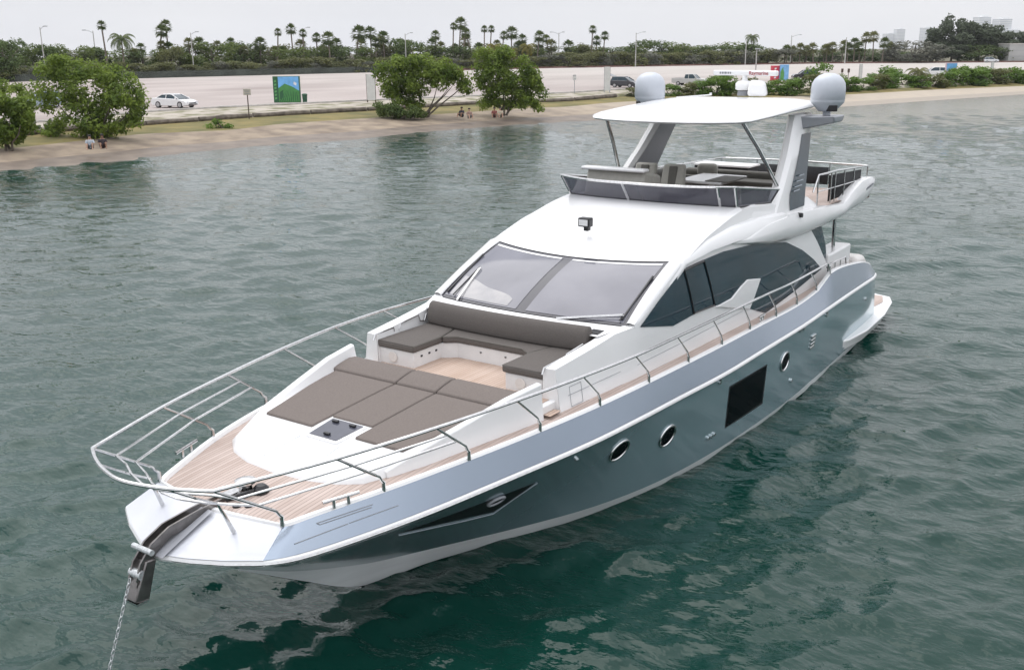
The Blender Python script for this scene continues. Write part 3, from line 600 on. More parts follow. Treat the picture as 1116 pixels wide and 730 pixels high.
# green picture board: hills and sky
def board(x, yb, wpx, hpx, rot, cols, label, name):
    p = at((x, yb), z=1.75); e_ = empty(name, tuple(p), label, 'board'); rv = np.array([CR[0], CR[1], 0]); rz_ = math.atan2(rv[1], rv[0]) + rot; e_.rotation_euler = (0, 0, rz_)
    w_ = px_w(p, wpx) / max(0.3, math.cos(rot)); h = px_w(p, hpx); return e_, w_, h
mg = {k_: mat('print_' + k_, c_, 0.5, var=0.12, scale=2) for k_, c_ in dict(sky=(0.16, 0.42, 0.75), hill=(0.06, 0.24, 0.06), dark=(0.02, 0.10, 0.04), red=(0.55, 0.06, 0.09), blue=(0.20, 0.42, 0.70), green=(0.10, 0.30, 0.08), white=(0.75, 0.75, 0.75), pink=(0.55, 0.42, 0.48), mid=(0.10, 0.33, 0.10)).items()}
e_, w_, h = board(313, 112, 28, 27, 0.0, None, 'square green and blue picture board of hills standing on the car park edge', 'picture_board')
k = MB(); k.box((0, 0.35, h / 2), (w_, 0.6, h)); k.build('case', mg['dark'], e_, bevel=0.02)
k = MB(); y0 = 0.035
def flat(pts, mi=0, d=0.0): k.add([(x * w_, y0 - d, z * h) for x, z in pts], [tuple(range(len(pts)))], mi)
flat([(-.30, .55), (-.30, .985), (.48, .985), (.48, .45), (.2, .62), (-.05, .72)], 0); flat([(-.30, .02), (-.30, .55), (-.05, .72), (.2, .62), (.48, .45), (.48, .02)], 1); flat([(-.49, .02), (-.49, .98), (-.32, .98), (-.32, .02)], 2)
for i in range(9): a = -.28 + .085 * i; flat([(a, .03), (a + .03, .03), (a * .6 + .14, .5 - abs(a) * .2), (a * .6 + .125, .5 - abs(a) * .2)], 2, 0.004)
flat([(-.26, .12), (-.26, .40), (-.12, .48), (-.12, .2)], 2, 0.006)
flat([(.28, .70), (.30, .80), (.40, .74), (.38, .64)], 3, 0.004)
for i in range(6): flat([(-.45, .12 + .13 * i), (-.45, .19 + .13 * i), (-.37, .21 + .13 * i), (-.37, .14 + .13 * i)], 4, 0.004)
k.build('picture', [mg['sky'], mg['hill'], mg['dark'], mg['white'], mg['mid']], e_, smooth=0, fix=False)
e_, w_, h = board(844.5, 88, 8.5, 15, 0.0, None, 'red picture board with white lettering left of the blue one', 'picture_board')
k = MB(); k.box((0, 0.35, h / 2), (w_, 0.6, h)); k.build('case', mg['red'], e_, bevel=0.02)
k = MB()
for i in range(5): flat([(-.12, .14 + .15 * i), (-.12, .24 + .15 * i), (.12 - .1 * (i % 2), .26 + .15 * i), (.12, .16 + .15 * i)])
y0 = 0.045; k.build('lettering', mg['white'], e_, smooth=0, fix=False)
e_, w_, h = board(854.5, 88, 9, 16, 0.0, None, 'green and blue picture board right of the red one', 'picture_board')
k = MB(); k.box((0, 0.35, h / 2), (w_, 0.6, h)); k.build('case', mg['blue'], e_, bevel=0.02)
k = MB(); y0 = 0.04; flat([(-.48, .02), (-.46, .55), (-.2, .85), (-.02, .45), (-.05, .02)]); k.build('picture', mg['green'], e_, smooth=0, fix=False)
e_, w_, h = board(1036, 88, 10.5, 17, 0.0, None, 'pale pink and blue picture board near the white estate car', 'picture_board')
k = MB(); k.box((0, 0.35, h / 2), (w_, 0.6, h)); k.build('case', mg['pink'], e_, bevel=0.02)
k = MB(); y0 = 0.04; flat([(-.48, .55), (-.48, .97), (.48, .97), (.48, .75), (.1, .62)]); k.build('picture', mg['sky'], e_, smooth=0, fix=False)
# green litter bin
p = at((332.5, 112), z=1.75); e_ = empty('litter_bin', tuple(p), 'dark green litter bin right of the picture board of hills', 'bin'); s_ = px_w(p, 1)
k = MB(); k.lathe((0, 0, 0), [(s_ * 2.3, 0), (s_ * 2.7, s_ * 7.5), (s_ * 2.8, s_ * 7.6)], 16); k.build('body', M['bin'], e_); k = MB(); k.lathe((0, 0, s_ * 7.6), [(s_ * 3, 0), (s_ * 3, s_ * 0.8), (s_ * 2, s_ * 1.7), (0, s_ * 1.9)], 16); k.build('lid', M['bin'], e_)
# bollards seen on the lot left of the pickup etc. are too small to tell; grey building and far towers
M['conc'] = mat('grey_render', (0.40, 0.40, 0.39), 0.9, var=0.05, scale=0.3)
M['tower'] = mat('hazed_tower_render', (0.78, 0.79, 0.80), 0.7, var=0.04, scale=0.02)  # pale distance haze put into the wall and window colours
M['towerwin'] = mat('hazed_tower_glazing', (0.58, 0.61, 0.65), 0.3, var=0.1, scale=0.02)
p = belt(1112, 3); e_ = empty('grey_building', tuple(p), 'plain grey building at the right edge of the car park', 'building'); rv = np.array([CR[0], CR[1], 0]); e_.rotation_euler = (0, 0, math.atan2(rv[1], rv[0]))
wB = px_w(p, 30); hB = height_to(p, 48.5); k = MB(); k.box((wB * 0.5 - px_w(p, 12), 4, hB / 2), (wB, 8, hB)); k.build('wall', M['conc'], e_)
k = MB(); k.box((wB * 0.5 - px_w(p, 12), 4, hB + 0.15), (wB + 0.5, 8.5, 0.3)); k.build('roof', M['kerb'], e_)
k = MB(); [k.box((wB * 0.5 - px_w(p, 12), -0.01, hB * q), (wB * 0.98, 0.04, 0.08)) for q in (0.33, 0.66)]; k.build('joint', M['text_grey'], e_)
def tower(x, yt, wpx, label, d=1500, steps=False):
    p = belt(x, d); p[2] = 1.0; h = height_to(p, yt); e_ = empty('apartment_tower', tuple(p), label, 'tower'); rv = np.array([CR[0], CR[1], 0]); e_.rotation_euler = (0, 0, math.atan2(rv[1], rv[0]) + 0.3); w_ = px_w(p, wpx) * 0.9
    k = MB(); k.box((0, 0, h / 2), (w_, w_ * 0.7, h)); k.build('wall', M['tower'], e_)
    k = MB(); nf = 14
    for i in range(nf): k.box((0, 0, h * (i + 0.6) / nf), (w_ * 1.004, w_ * 0.706, h / nf * 0.42))
    k.build('window', M['towerwin'], e_)
    k = MB(); k.box((w_ * 0.1, 0, h + h * 0.02), (w_ * 0.5, w_ * 0.4, h * 0.06)); k.build('roof', M['tower'], e_)
tower(966, 37, 11, 'low pale tower block left of the one above the grey bush'); tower(977, 32, 10, 'pale tower block above the grey bush tree'); tower(1006, 30.5, 11, 'pale tower block between the grey bush and the casuarinas'); tower(1065, 19, 15, 'pale round topped tower behind the casuarinas', 1500); tower(1087, 21, 16, 'pale tower farthest right behind the casuarinas', 1500); tower(1101, 33, 10, 'low pale tower right of the casuarinas')

# ------------------------------------------------------------------ vehicles
M['tyre'] = mat('tyre', (0.02, 0.02, 0.02), 0.8); M['rim'] = mat('alloy', (0.45, 0.45, 0.46), 0.3, metal=0.8); M['lampw'] = mat('headlamp', (0.7, 0.7, 0.72), 0.1); M['lampr'] = mat('tail_lamp', (0.35, 0.02, 0.02), 0.2)
def vehicle(name, p, heading, kind, col, label, cat, tailgate=False):
    e_ = empty(name, tuple(p), label, cat); e_.rotation_euler = (0, 0, heading); pm = mat(name + '_paint', col, 0.25, coat=0.6, var=0.02)
    V = {'coupe': dict(L=4.7, W=1.8, H=1.38, body=[(-2.3, .35), (-2.35, .75), (-2.2, .98), (-1.5, 1.0), (1.0, .90), (2.0, .74), (2.33, .55), (2.33, .28), (1.9, .2), (-2.1, .22)], cab=[(-1.75, .96), (-0.95, 1.34), (0.0, 1.38), (0.35, 1.32), (1.25, .90)]),
         'hatch': dict(L=4.3, W=1.8, H=1.6, body=[(-2.05, .35), (-2.1, .9), (-1.95, 1.05), (1.0, 1.02), (1.85, .86), (2.1, .6), (2.1, .3), (1.7, .22), (-1.9, .25)], cab=[(-2.0, 1.0), (-1.75, 1.56), (-0.2, 1.6), (0.3, 1.52), (1.15, 1.0)]),
         'suv': dict(L=4.6, W=1.85, H=1.75, body=[(-2.2, .4), (-2.28, .95), (-2.15, 1.1), (0.9, 1.08), (2.0, .95), (2.27, .7), (2.27, .35), (1.8, .28), (-2.0, .3)], cab=[(-2.15, 1.05), (-1.85, 1.70), (-0.1, 1.75), (0.25, 1.66), (1.05, 1.05)]),
         'pickup': dict(L=5.5, W=1.9, H=1.75, body=[(-2.75, .45), (-2.78, 1.05), (-2.7, 1.12), (-0.6, 1.12), (-0.55, 1.06), (1.3, 1.06), (2.4, .98), (2.7, .8), (2.72, .42), (2.3, .36), (-2.5, .38)], cab=[(-0.72, 1.05), (-0.55, 1.70), (0.55, 1.74), (0.75, 1.66), (1.4, 1.04)])}[kind]
    W_ = V['W'] / 2; k = MB(); lo_ = [(x, -W_, z) for x, z in V['body']]; hi_ = [(x, W_, z) for x, z in V['body']]; k.prism(lo_, hi_); body = k.build('body', pm, e_, bevel=0.07, seg=3, smooth=45)
    c = V['cab']; k = MB(); rows = []
    for s_, tw in ((-1, 1),): pass
    yb = W_ - 0.06; yt = W_ - 0.26
    zmax = max(z for _, z in c); zmin = min(z for _, z in c)
    def yy(z): return yb + (yt - yb) * (z - zmin) / (zmax - zmin)
    k.prism([(x, -yy(z), z - 0.02) for x, z in c], [(x, yy(z), z - 0.02) for x, z in c]); k.build('glasshouse', M['glass'], e_, bevel=0.04, smooth=45)
    k = MB(); k.prism([(c[1][0] - .02, -yt - .01, c[1][1] - .06), (c[1][0] - .02, yt + .01, c[1][1] - .06), (c[-2][0], yt + .01, c[-2][1] - .06), (c[-2][0], -yt - .01, c[-2][1] - .06)], [(c[1][0] + .1, -yt + .1, zmax + .02), (c[1][0] + .1, yt - .1, zmax + .02), (c[-2][0] - .1, yt - .1, zmax + .02), (c[-2][0] - .1, -yt + .1, zmax + .02)]); k.build('roof', pm, e_, bevel=0.03)
    k = MB()
    for s_ in (-1, 1):
        for a, b in ((c[0], c[1]), (c[-1], c[-2])): k.tube([(a[0], s_ * (yy(a[1]) + .0), a[1]), (b[0], s_ * yy(b[1]), b[1])], 0.045, 6)
        k.tube([((c[1][0] + c[-2][0]) / 2 - .1, s_ * yb, zmin), ((c[1][0] + c[-2][0]) / 2 - .1, s_ * yt, zmax)], 0.04, 6)
    k.build('pillar', pm, e_)
    for x in (-V['L'] * 0.30, V['L'] * 0.30):
        for s_ in (-1, 1):
            k = MB(); k.lathe((x, s_ * (W_ - 0.09), 0.33), [(0.2, -0.11), (0.33, -0.10), (0.34, 0), (0.33, 0.10), (0.2, 0.11)], 20, axis='Y'); wo = k.build('wheel', M['tyre'], e_)
            k = MB(); k.lathe((x, s_ * (W_ + 0.015), 0.33), [(0.22, -0.02), (0.2, 0.015), (0.06, 0.0)], 16, axis='Y'); k.build('rim', M['rim'], wo)
    xf = max(x for x, _ in V['body']); zf = [z for x, z in V['body'] if x == xf][0]
    for s_ in (-1, 1):
        k = MB(); k.box((xf - 0.13, s_ * (W_ - 0.28), zf + 0.06), (0.22, 0.36, 0.13), rz=-s_ * 0.3); k.build('headlight', M['lampw'], e_, bevel=0.03)
        k = MB(); k.box((-V['L'] / 2 + 0.05, s_ * (W_ - 0.16), 0.85), (0.12, 0.2, 0.16)); k.build('tail_light', M['lampr'], e_, bevel=0.02)
        k = MB(); k.box((c[-1][0] - 0.25, s_ * (W_ + 0.08), zmin + 0.08), (0.12, 0.2, 0.13)); k.build('wing_mirror', pm, e_, bevel=0.03)
    k = MB(); k.box((xf + 0.004, 0, zf - 0.05), (0.03, 1.0, 0.10)); k.build('grille', M['black'], e_, bevel=0.01)
    k = MB(); k.box((xf - 0.0, 0, 0.36), (0.06, V['W'] * 0.7, 0.09)); k.build('bumper_intake', M['black'], e_, bevel=0.02)
    if kind == 'pickup':
        k = MB(); k.box((-1.7, 0, 1.124), (1.9, 1.6, 0.012)); k.build('load_bed', M['charcoal'], e_)
    if tailgate:
        k = MB(); k.prism([(-1.8, -.75, 1.58), (-1.8, .75, 1.58), (-2.75, .7, 1.95), (-2.75, -.7, 1.95)], [(-1.8, -.75, 1.63), (-1.8, .75, 1.63), (-2.75, .7, 2.0), (-2.75, -.7, 2.0)]); k.build('open_tailgate', pm, e_, bevel=0.02)
    return e_
def hd(p, deg):   # heading measured from the line of sight to the right: 0 = facing right across the view
    v = np.array(p[:2]) - CAM[:2]; a = math.atan2(v[1], v[0]) - math.pi / 2; return a + R(deg)
def vplace(x, y): return at((x, y), z=1.75)
p = vplace(191, 117.5); vehicle('white_coupe', p, hd(p, -42), 'coupe', (0.72, 0.72, 0.72), 'white coupe parked alone on the left of the car park', 'car').scale = (1.05,) * 3
p = vplace(681, 95.5); vehicle('dark_hatchback', p, hd(p, -28), 'hatch', (0.03, 0.033, 0.04), 'dark grey hatchback with its tailgate open', 'car', True)
p = vplace(752, 93.3); vehicle('pickup_truck', p, hd(p, -20), 'pickup', (0.45, 0.45, 0.43), 'silver grey pickup truck facing right', 'pickup')
p = vplace(877, 87); vehicle('dark_car', p, hd(p, 180 + 15), 'suv', (0.02, 0.02, 0.022), 'black car half hidden behind the tall shrub by the dome', 'car')
p = vplace(1017, 83.8); vehicle('white_estate', p, hd(p, 180 + 12), 'suv', (0.75, 0.75, 0.75), 'white estate car beyond the round palmetto', 'car')
p = vplace(44, 118); vehicle('grey_car', p, hd(p, 200), 'suv', (0.30, 0.36, 0.42), 'blue grey car hidden behind the left mangroves', 'car')
p = belt(1080, -3); vehicle('white_van', p, hd(p, 10), 'suv', (0.6, 0.62, 0.64), 'pale car parked under the casuarinas', 'car')

# ------------------------------------------------------------------ people sitting on the beach
M['skin'] = mat('skin', (0.30, 0.17, 0.11), 0.6); M['skin2'] = mat('light_skin', (0.46, 0.29, 0.21), 0.6); M['hair'] = mat('dark_hair', (0.015, 0.012, 0.010), 0.7)
def person(p, facing, shirt, short, skin, label, hat=None, lean=0.0):
    e_ = empty('person', tuple(p), label, 'person'); e_.rotation_euler = (0, 0, facing)
    J = [(0, 0, .12), (-.03, 0, .30), (-.02 + lean, 0, .50), (0 + lean, 0, .60), (.02 + lean, 0, .66), (.04 + lean, 0, .76), (.05 + lean, 0, .86),
         (.02, .10, .12), (.40, .16, .42), (.44, .15, .08), (.56, .16, .04), (.02, -.10, .12), (.42, -.18, .38), (.50, -.17, .08), (.62, -.18, .04),
         (0 + lean, .18, .56), (.12, .24, .34), (.34, .17, .40), (0 + lean, -.18, .56), (.10, -.25, .34), (.34, -.17, .36), (.41, .14, .41), (.41, -.14, .37)]
    E = [(0, 1), (1, 2), (2, 3), (3, 4), (4, 5), (5, 6), (0, 7), (7, 8), (8, 9), (9, 10), (0, 11), (11, 12), (12, 13), (13, 14), (3, 15), (15, 16), (16, 17), (17, 21), (3, 18), (18, 19), (19, 20), (20, 22)]
    rad = [.13, .13, .14, .10, .055, .095, .085, .09, .065, .045, .04, .09, .065, .045, .04, .06, .042, .032, .06, .042, .032, .03, .03]
    me = bpy.data.meshes.new('body'); me.from_pydata(J, E, []); o = bpy.data.objects.new('body', me); COL.objects.link(o); o.parent = e_
    sk = o.modifiers.new('skin', 'SKIN'); sv = me.skin_vertices[0].data
    for i, r_ in enumerate(rad): sv[i].radius = (r_, r_)
    sv[0].use_root = True; ss_ = o.modifiers.new('sub', 'SUBSURF'); ss_.levels = 1; ss_.render_levels = 1; me.materials.append(skin)
    k = MB(); k.lathe((0.015 + lean, 0, .835), [(.10, -.04), (.116, .0), (.108, .05), (.07, .085), (0, .10)], 14); k.build('hair', hat or M['hair'], e_, smooth=60)
    k = MB()
    rows = []
    for z, rx, ry, cx in ((.10, .16, .18, 0), (.25, .145, .165, -.02), (.42, .155, .19, -.015 + lean * .8), (.56, .14, .20, lean), (.615, .07, .10, .0 + lean)):
        rows.append([(cx + rx * math.cos(a), ry * math.sin(a), z) for a in np.linspace(0, 2 * math.pi, 16, endpoint=False)])
    k.grid(rows, closed=True)
    for s_ in (-1, 1): k.tube([(lean, s_ * .16, .57), (.07, s_ * .225, .43), (.09, s_ * .235, .38)], [.075, .062, .058], 8)
    k.build('shirt', shirt, e_, smooth=60)
    k = MB(); k.tube([(-.05, .02, .12), (.05, .10, .14), (.30, .145, .345)], [.13, .112, .088], 10); k.tube([(-.05, -.02, .12), (.05, -.10, .14), (.31, -.16, .315)], [.13, .112, .088], 10); k.build('shorts', short, e_, smooth=60)
    return e_
def cloth(n, c): return mat(n, c, 0.85, var=0.1, scale=8)
def shore_p(x, y): return at((x, y), z=0.72)
for x, y, f_, sh_, so2, sk_, lab in [(99, 163, -95, (0.42, 0.46, 0.50), (0.10, 0.11, 0.13), 'skin2', 'person in a pale grey shirt sitting under the left mangrove'), (112.5, 162, -85, (0.04, 0.03, 0.035), (0.06, 0.03, 0.03), 'skin', 'person in dark clothes sitting beside the pale shirted one'),
        (503.5, 128, -120, (0.03, 0.03, 0.045), (0.03, 0.03, 0.04), 'skin', 'person in black sitting on the middle beach'), (511.5, 129.5, -70, (0.30, 0.20, 0.16), (0.25, 0.24, 0.24), 'skin2', 'person in a tan top sitting beside the one in black'), (539, 128.5, -90, (0.20, 0.06, 0.05), (0.05, 0.05, 0.06), 'skin', 'person in a dark red top at the foot of the dense mangrove'), (545, 128.5, -80, (0.45, 0.40, 0.30), (0.20, 0.16, 0.12), 'skin2', 'person in a straw coloured top at the foot of the dense mangrove')]:
    p = shore_p(x, y); person(p, hd(p, f_), cloth('shirt', sh_), cloth('shorts', so2), M[sk_], lab).scale = (1.15,) * 3

HAZE = 0.00009
# ------------------------------------------------------------------ thin sea air
hzm = bpy.data.materials.new('sea_air'); hzm.use_nodes = True; hnt = hzm.node_tree; hnt.nodes.clear()
ho_ = hnt.nodes.new('ShaderNodeOutputMaterial'); hv = hnt.nodes.new('ShaderNodeVolumePrincipled'); hv.inputs['Density'].default_value = HAZE; hv.inputs['Color'].default_value = (0.93, 0.95, 0.99, 1); hv.inputs['Anisotropy'].default_value = 0.2
hnt.links.new(hv.outputs[0], ho_.inputs['Volume'])
hb = MB(); hb.box((0, 0, 44), (4600, 4600, 92)); hzo = tag(hb.build('haze', hzm, None, smooth=0), 'thin pale sea haze', 'haze', kind='stuff')

# =================================================================== the yacht
Y = empty('motor_yacht', (0, 0, 0), 'large white and silver blue flybridge motor yacht anchored in the bay', 'yacht')
# ---- hull lines (port), matched knots from the nose to the transom
AX = [-0.6, -2.2, -3.5, -5, -6.7, -8.5, -10.6, -11.9, -12.25, -12.67, -13.0, -13.9, -15.4, -16.2]
def aft(tab, end, xs=AX):
    f = interp_rows(tab); return [(x, *f(x)) for x in xs] + [end]
T_DECK = [(1.33, 1.61, 2.29), (0.06, 1.95, 2.33), (-1.32, 2.16, 2.33), (-2.72, 2.31, 2.31), (-4.13, 2.40, 2.30), (-5.49, 2.45, 2.28), (-6.83, 2.49, 2.26), (-8.13, 2.5, 2.24), (-9.49, 2.51, 2.20), (-10.73, 2.50, 2.17), (-11.6, 2.49, 2.17), (-11.9, 2.49, 2.22), (-12.25, 2.49, 2.29), (-12.67, 2.49, 2.41), (-13.0, 2.49, 2.48), (-13.9, 2.48, 2.45), (-15.4, 2.45, 2.28), (-16.2, 2.41, 2.11)]
T_RUB = [(1.08, 1.84, 1.95), (-0.6, 2.17, 1.96), (-2.2, 2.39, 1.93), (-3.5, 2.49, 1.91), (-6.7, 2.62, 1.84), (-10.6, 2.66, 1.82), (-13.7, 2.64, 1.85), (-16.2, 2.56, 1.80)]
T_CREASE = [(0.75, 1.58, 1.62), (-0.95, 1.97, 1.60), (-2.48, 2.25, 1.60), (-5, 2.49, 1.54), (-8, 2.59, 1.5), (-12, 2.62, 1.5), (-16.4, 2.54, 1.45)]
T_CHINE = [(-0.3, 0.46, 0.38), (-0.85, 0.66, 0.33), (-2.2, 1.22, 0.25), (-3.5, 1.76, 0.22), (-5, 2.13, 0.18), (-6.7, 2.34, 0.15), (-8.5, 2.44, 0.13), (-10.6, 2.49, 0.12), (-13, 2.45, 0.13), (-15.4, 2.40, 0.17), (-17.5, 2.33, 0.22)]
DECK = [(2.72, 0, 2.18), (2.68, 0.42, 2.19), (2.62, 0.80, 2.20), (2.55, 1.13, 2.20), (2.1, 1.33, 2.24), (1.0, 1.70, 2.30)] + aft(T_DECK, (-16.5, 2.39, 2.02))
RUBT = [(3.5, 0, 1.95), (3.36, 0.44, 1.96), (3.19, 0.86, 1.98), (2.97, 1.25, 2.0), (2.4, 1.45, 1.94), (1.08, 1.84, 1.95)] + aft(T_RUB, (-16.75, 2.45, 1.78))
RUBL = [(x - 0.05 if i < 4 else x, max(0, y - 0.03), z - 0.09) for i, (x, y, z) in enumerate(RUBT)]
CREASE = [(3.05, 0, 1.70), (2.98, 0.4, 1.71), (2.85, 0.75, 1.72), (2.6, 1.01, 1.71), (2.14, 1.2, 1.66), (0.75, 1.58, 1.62)] + aft(T_CREASE, (-16.95, 2.42, 1.44))
CHINE = [(2.35, 0, 1.23), (1.75, 0.10, 0.95), (1.3, 0.17, 0.78), (0.85, 0.24, 0.64), (0.3, 0.34, 0.49), (-0.3, 0.46, 0.38)] + aft(T_CHINE, (-17.5, 2.33, 0.22), [-1.0] + AX[1:-1] + [-16.6])
KEEL = [(2.31, 0, 1.19), (1.66, 0, 0.78), (1.15, 0, 0.47), (0.64, 0, 0.16), (0.0, 0, -0.12), (-0.7, 0, -0.32)] + [(x, 0, max(-0.8, -0.45 + (x + 1.2) * 0.17)) for x in [-1.6, -2.6] + AX[2:-1] + [-16.6]] + [(-17.5, 0, -0.8)]
SUB = 4
def wl_row(i):
    c, k_ = CHINE[i], KEEL[i]
    if i < 6: return [(2.33, 0, 1.20), (1.68, 0.004, 0.80), (1.17, 0.008, 0.49), (0.66, 0.01, 0.18), (0.12, 0.03, -0.05), (-0.42, 0.2, -0.06)][i]
    y0 = float(np.interp(-c[0], [-1.2, 0.0, 0.85, 2.24, 4.2, 6.2, 8.5, 11.4, 13.4, 17.2], [0.0, 0.10, 0.36, 1.04, 1.86, 2.22, 2.36, 2.44, 2.38, 2.22])) 
    return (c[0] - 0.12, min(y0, c[1] - 0.03), -0.06 if c[0] < 0.3 else 0.06 + 0.28 * (c[0] - 0.3))
WLR = [wl_row(i) for i in range(len(CHINE))]
LINES = {k: cat_rom(v, SUB, 3 if k in ('deck', 'rubt', 'rubl') else 0) for k, v in dict(deck=DECK, rubt=RUBT, rubl=RUBL, crease=CREASE, chine=CHINE, wl=WLR, keel=KEEL).items()}
def lerp_rows(a, b, k, bulge=0.0):
    rows = []
    for i in range(k + 1):
        t = i / k; rows.append([p * (1 - t) + q * t + np.array([0, bulge * 4 * t * (1 - t), 0]) for p, q in zip(a, b)])
    return rows
up = MB(); up.grid([r_[3 * SUB:] for r_ in lerp_rows(LINES['deck'], LINES['rubt'], 4)]); nose_ = MB(); nose_.grid([r_[:3 * SUB + 1] for r_ in lerp_rows(LINES['deck'], LINES['rubt'], 4)]); nose_.mirror(); nose_.build('bow_cap', M['gel2'], Y, smooth=12)
lo = MB(); lo.grid(lerp_rows(LINES['rubl'], LINES['crease'], 2)); lo.grid(lerp_rows(LINES['crease'], LINES['chine'], 8))
lo.mirror()
e = [LINES[k][-1] for k in ('deck', 'rubt', 'rubl', 'crease', 'chine', 'keel')]
# transom
tr = MB()
for a, b in zip(e[:-1], e[1:]): tr.add([a, b, my(b), my(a)], [(0, 1, 2, 3)])
up.v += []; 
hull = lo.build('hull', M['paint'], Y, smooth=25)
bul = pair(up.build('bulwark', M['paint_refl'], Y, smooth=40))
bt = MB(); bt.grid(lerp_rows(LINES['chine'], LINES['wl'], 2)); bt.mirror(); bt.build('boot_stripe', M['boot'], Y, smooth=40)
bk_ = MB(); bk_.grid(lerp_rows(LINES['wl'], LINES['keel'], 3)); bk_.mirror(); bk_.build('hull_bottom', M['rubber'], Y, smooth=40)
tr.build('transom', M['cream'], Y, smooth=0)
rs = MB()
path = [np.array(p) * 0.5 + np.array(q) * 0.5 + np.array([0, 0.012, 0]) for p, q in zip(LINES['rubt'], LINES['rubl'])]
full = [my(p) for p in path[::-1]] + path[1:]
rs.tube(full, 0.04, 8); rs.build('rubbing_strake', M['gel'], Y)
rr = MB(); rr.tube([(p[0] + (0.012 if abs(p[1]) < 1.2 else 0), p[1] + (0.036 if p[1] > 0.2 else -0.036 if p[1] < -0.2 else 0), p[2] - 0.004) for p in full], 0.018, 6); rr.build('strake_insert', M['steel'], Y)
def hull_y(x, z):
    c1 = np.interp(x, [q[0] for q in LINES['chine'][::-1]], [q[1] for q in LINES['chine'][::-1]]); z1 = np.interp(x, [q[0] for q in LINES['chine'][::-1]], [q[2] for q in LINES['chine'][::-1]])
    c2 = np.interp(x, [q[0] for q in LINES['crease'][::-1]], [q[1] for q in LINES['crease'][::-1]]); z2 = np.interp(x, [q[0] for q in LINES['crease'][::-1]], [q[2] for q in LINES['crease'][::-1]])
    c3 = np.interp(x, [q[0] for q in LINES['rubl'][::-1]], [q[1] for q in LINES['rubl'][::-1]]); z3 = np.interp(x, [q[0] for q in LINES['rubl'][::-1]], [q[2] for q in LINES['rubl'][::-1]])
    return float(np.interp(z, [z1, z2, z3], [c1, c2, c3]))
# the hull lofts between knots that shear near the bow: ask the real mesh for the side
from mathutils.bvhtree import BVHTree
def tree_of(mb): return BVHTree.FromPolygons([Vector(v) for v in mb.v], mb.f)
HT = tree_of(lo)
def on_hull(p):
    d = Vector(ray(p)).normalized(); h = HT.ray_cast(Vector(CAM), d)
    return np.array(h[0]), np.array(h[1] if h[1].y > 0 else -h[1])
def side_pt(x, z):
    h = HT.ray_cast(Vector((x, 6, z)), Vector((0, -1, 0)))
    return np.array(h[0]) if h[0] else np.array([x, hull_y(x, z), z])
def hull_panel(poly_px, off, nx=10, nz=4, mb=None, mi=0):
    """quad a-b-c-d (px: top front, top aft, low aft, low front) as a slightly proud skin that follows the side"""
    q = [on_hull(p)[0] for p in poly_px]
    rows = []
    for j in range(nz + 1):
        t = j / nz; r_ = []
        for i in range(nx + 1):
            s_ = i / nx
            p = (q[0] * (1 - s_) + q[1] * s_) * (1 - t) + (q[3] * (1 - s_) + q[2] * s_) * t
            pp = side_pt(p[0], p[2]); r_.append((pp[0], pp[1] + off, pp[2]))
        rows.append(r_)
    mb.grid(rows, mi)
# both sides alike
wnd = MB(); hull_panel([(795.9, 422.6), (834.8, 398.8), (829.6, 438.2), (791, 464.5)], 0.012, mb=wnd)
wf = MB(); hull_panel([(795, 421), (836, 396.8), (830.7, 439.8), (789.8, 466.6)], 0.006, mb=wf)
fr_ = wf.build('hull_window', M['black'], Y); wnd.build('pane', M['blackglass'], fr_); pair(fr_)
rec = MB(); hull_panel([(436, 580.5), (584, 525.5), (537, 558), (470, 573)], 0.008, nx=24, nz=6, mb=rec); pair(rec.build('bow_recess', M['black'], Y))
lip = MB(); lp = [on_hull(p)[0] + np.array([0, 0.012, 0]) for p in [(434, 583), (470, 575), (505, 567.5), (537, 559.5), (560, 543), (585, 526)]]
lip.tube(lp, 0.006, 6); pair(lip.build('recess_lip_highlight', M['dome'], Y))  # pale tube drawn as the highlight along the recess's lower lip
def porthole(c, rz_, ry_, n):
    nx, ny = n[0], n[1]; tng = np.array([-ny, nx, 0]); tng /= np.linalg.norm(tng); nn = n / np.linalg.norm(n); upv = np.cross(tng, nn); upv = upv / np.linalg.norm(upv)
    ring = [c + nn * 0.012 + tng * rz_ * math.cos(a) + upv * ry_ * math.sin(a) for a in np.linspace(0, 2 * math.pi, 28, endpoint=False)]
    rm = MB(); rm.tube(ring, 0.022, 8, closed=True)
    g = MB(); g.add([c + nn * 0.008] + [c + nn * 0.014 + (q - c - nn * 0.012) * 0.98 for q in ring], [(0, i + 1, (i + 1) % 28 + 1) for i in range(28)])
    bar = MB(); bar.box(tuple(c + nn * 0.016), (0.02, 0.02, 2 * ry_))
    return rm, g
for p in [(674.5, 490.3), (726.8, 474.7), (854.8, 393.8), (540, 544.5)]:
    c, n = on_hull(p)
    small = p[0] < 600
    rm, g = porthole(c + (n * 0.012 if small else 0), 0.14 if small else 0.22, 0.10 if small else 0.20, n)
    o = rm.build('porthole', M['archgrey'] if small else M['steel'], Y); g.build('pane', M['blackglass'], o); pair(o)
for p, r_ in [((628, 500), 0.035), ((784, 415.8), 0.045), ((872, 360), 0.04), ((875.5, 358), 0.04), ((861.6, 414.4), 0.045), ((771, 477), 0.035), ((774.3, 475), 0.035), ((777.5, 472.7), 0.035), ((900.7, 342.5), 0.06), ((943, 325.6), 0.045)]:
    c, n = on_hull(p); v = MB(); v.tube([c - n * 0.01, c + n * 0.035], r_, 10); pair(v.build('drain_fitting', M['steel'], Y))
for p in [(886.3, 366), (885.5, 370), (884.7, 374.3), (884, 378)]:
    c, n = on_hull(p); lv = MB(); lv.box(c + n * 0.01, (0.26, 0.05, 0.07)); pair(lv.build('hull_vent', M['steel'], Y, bevel=0.012))
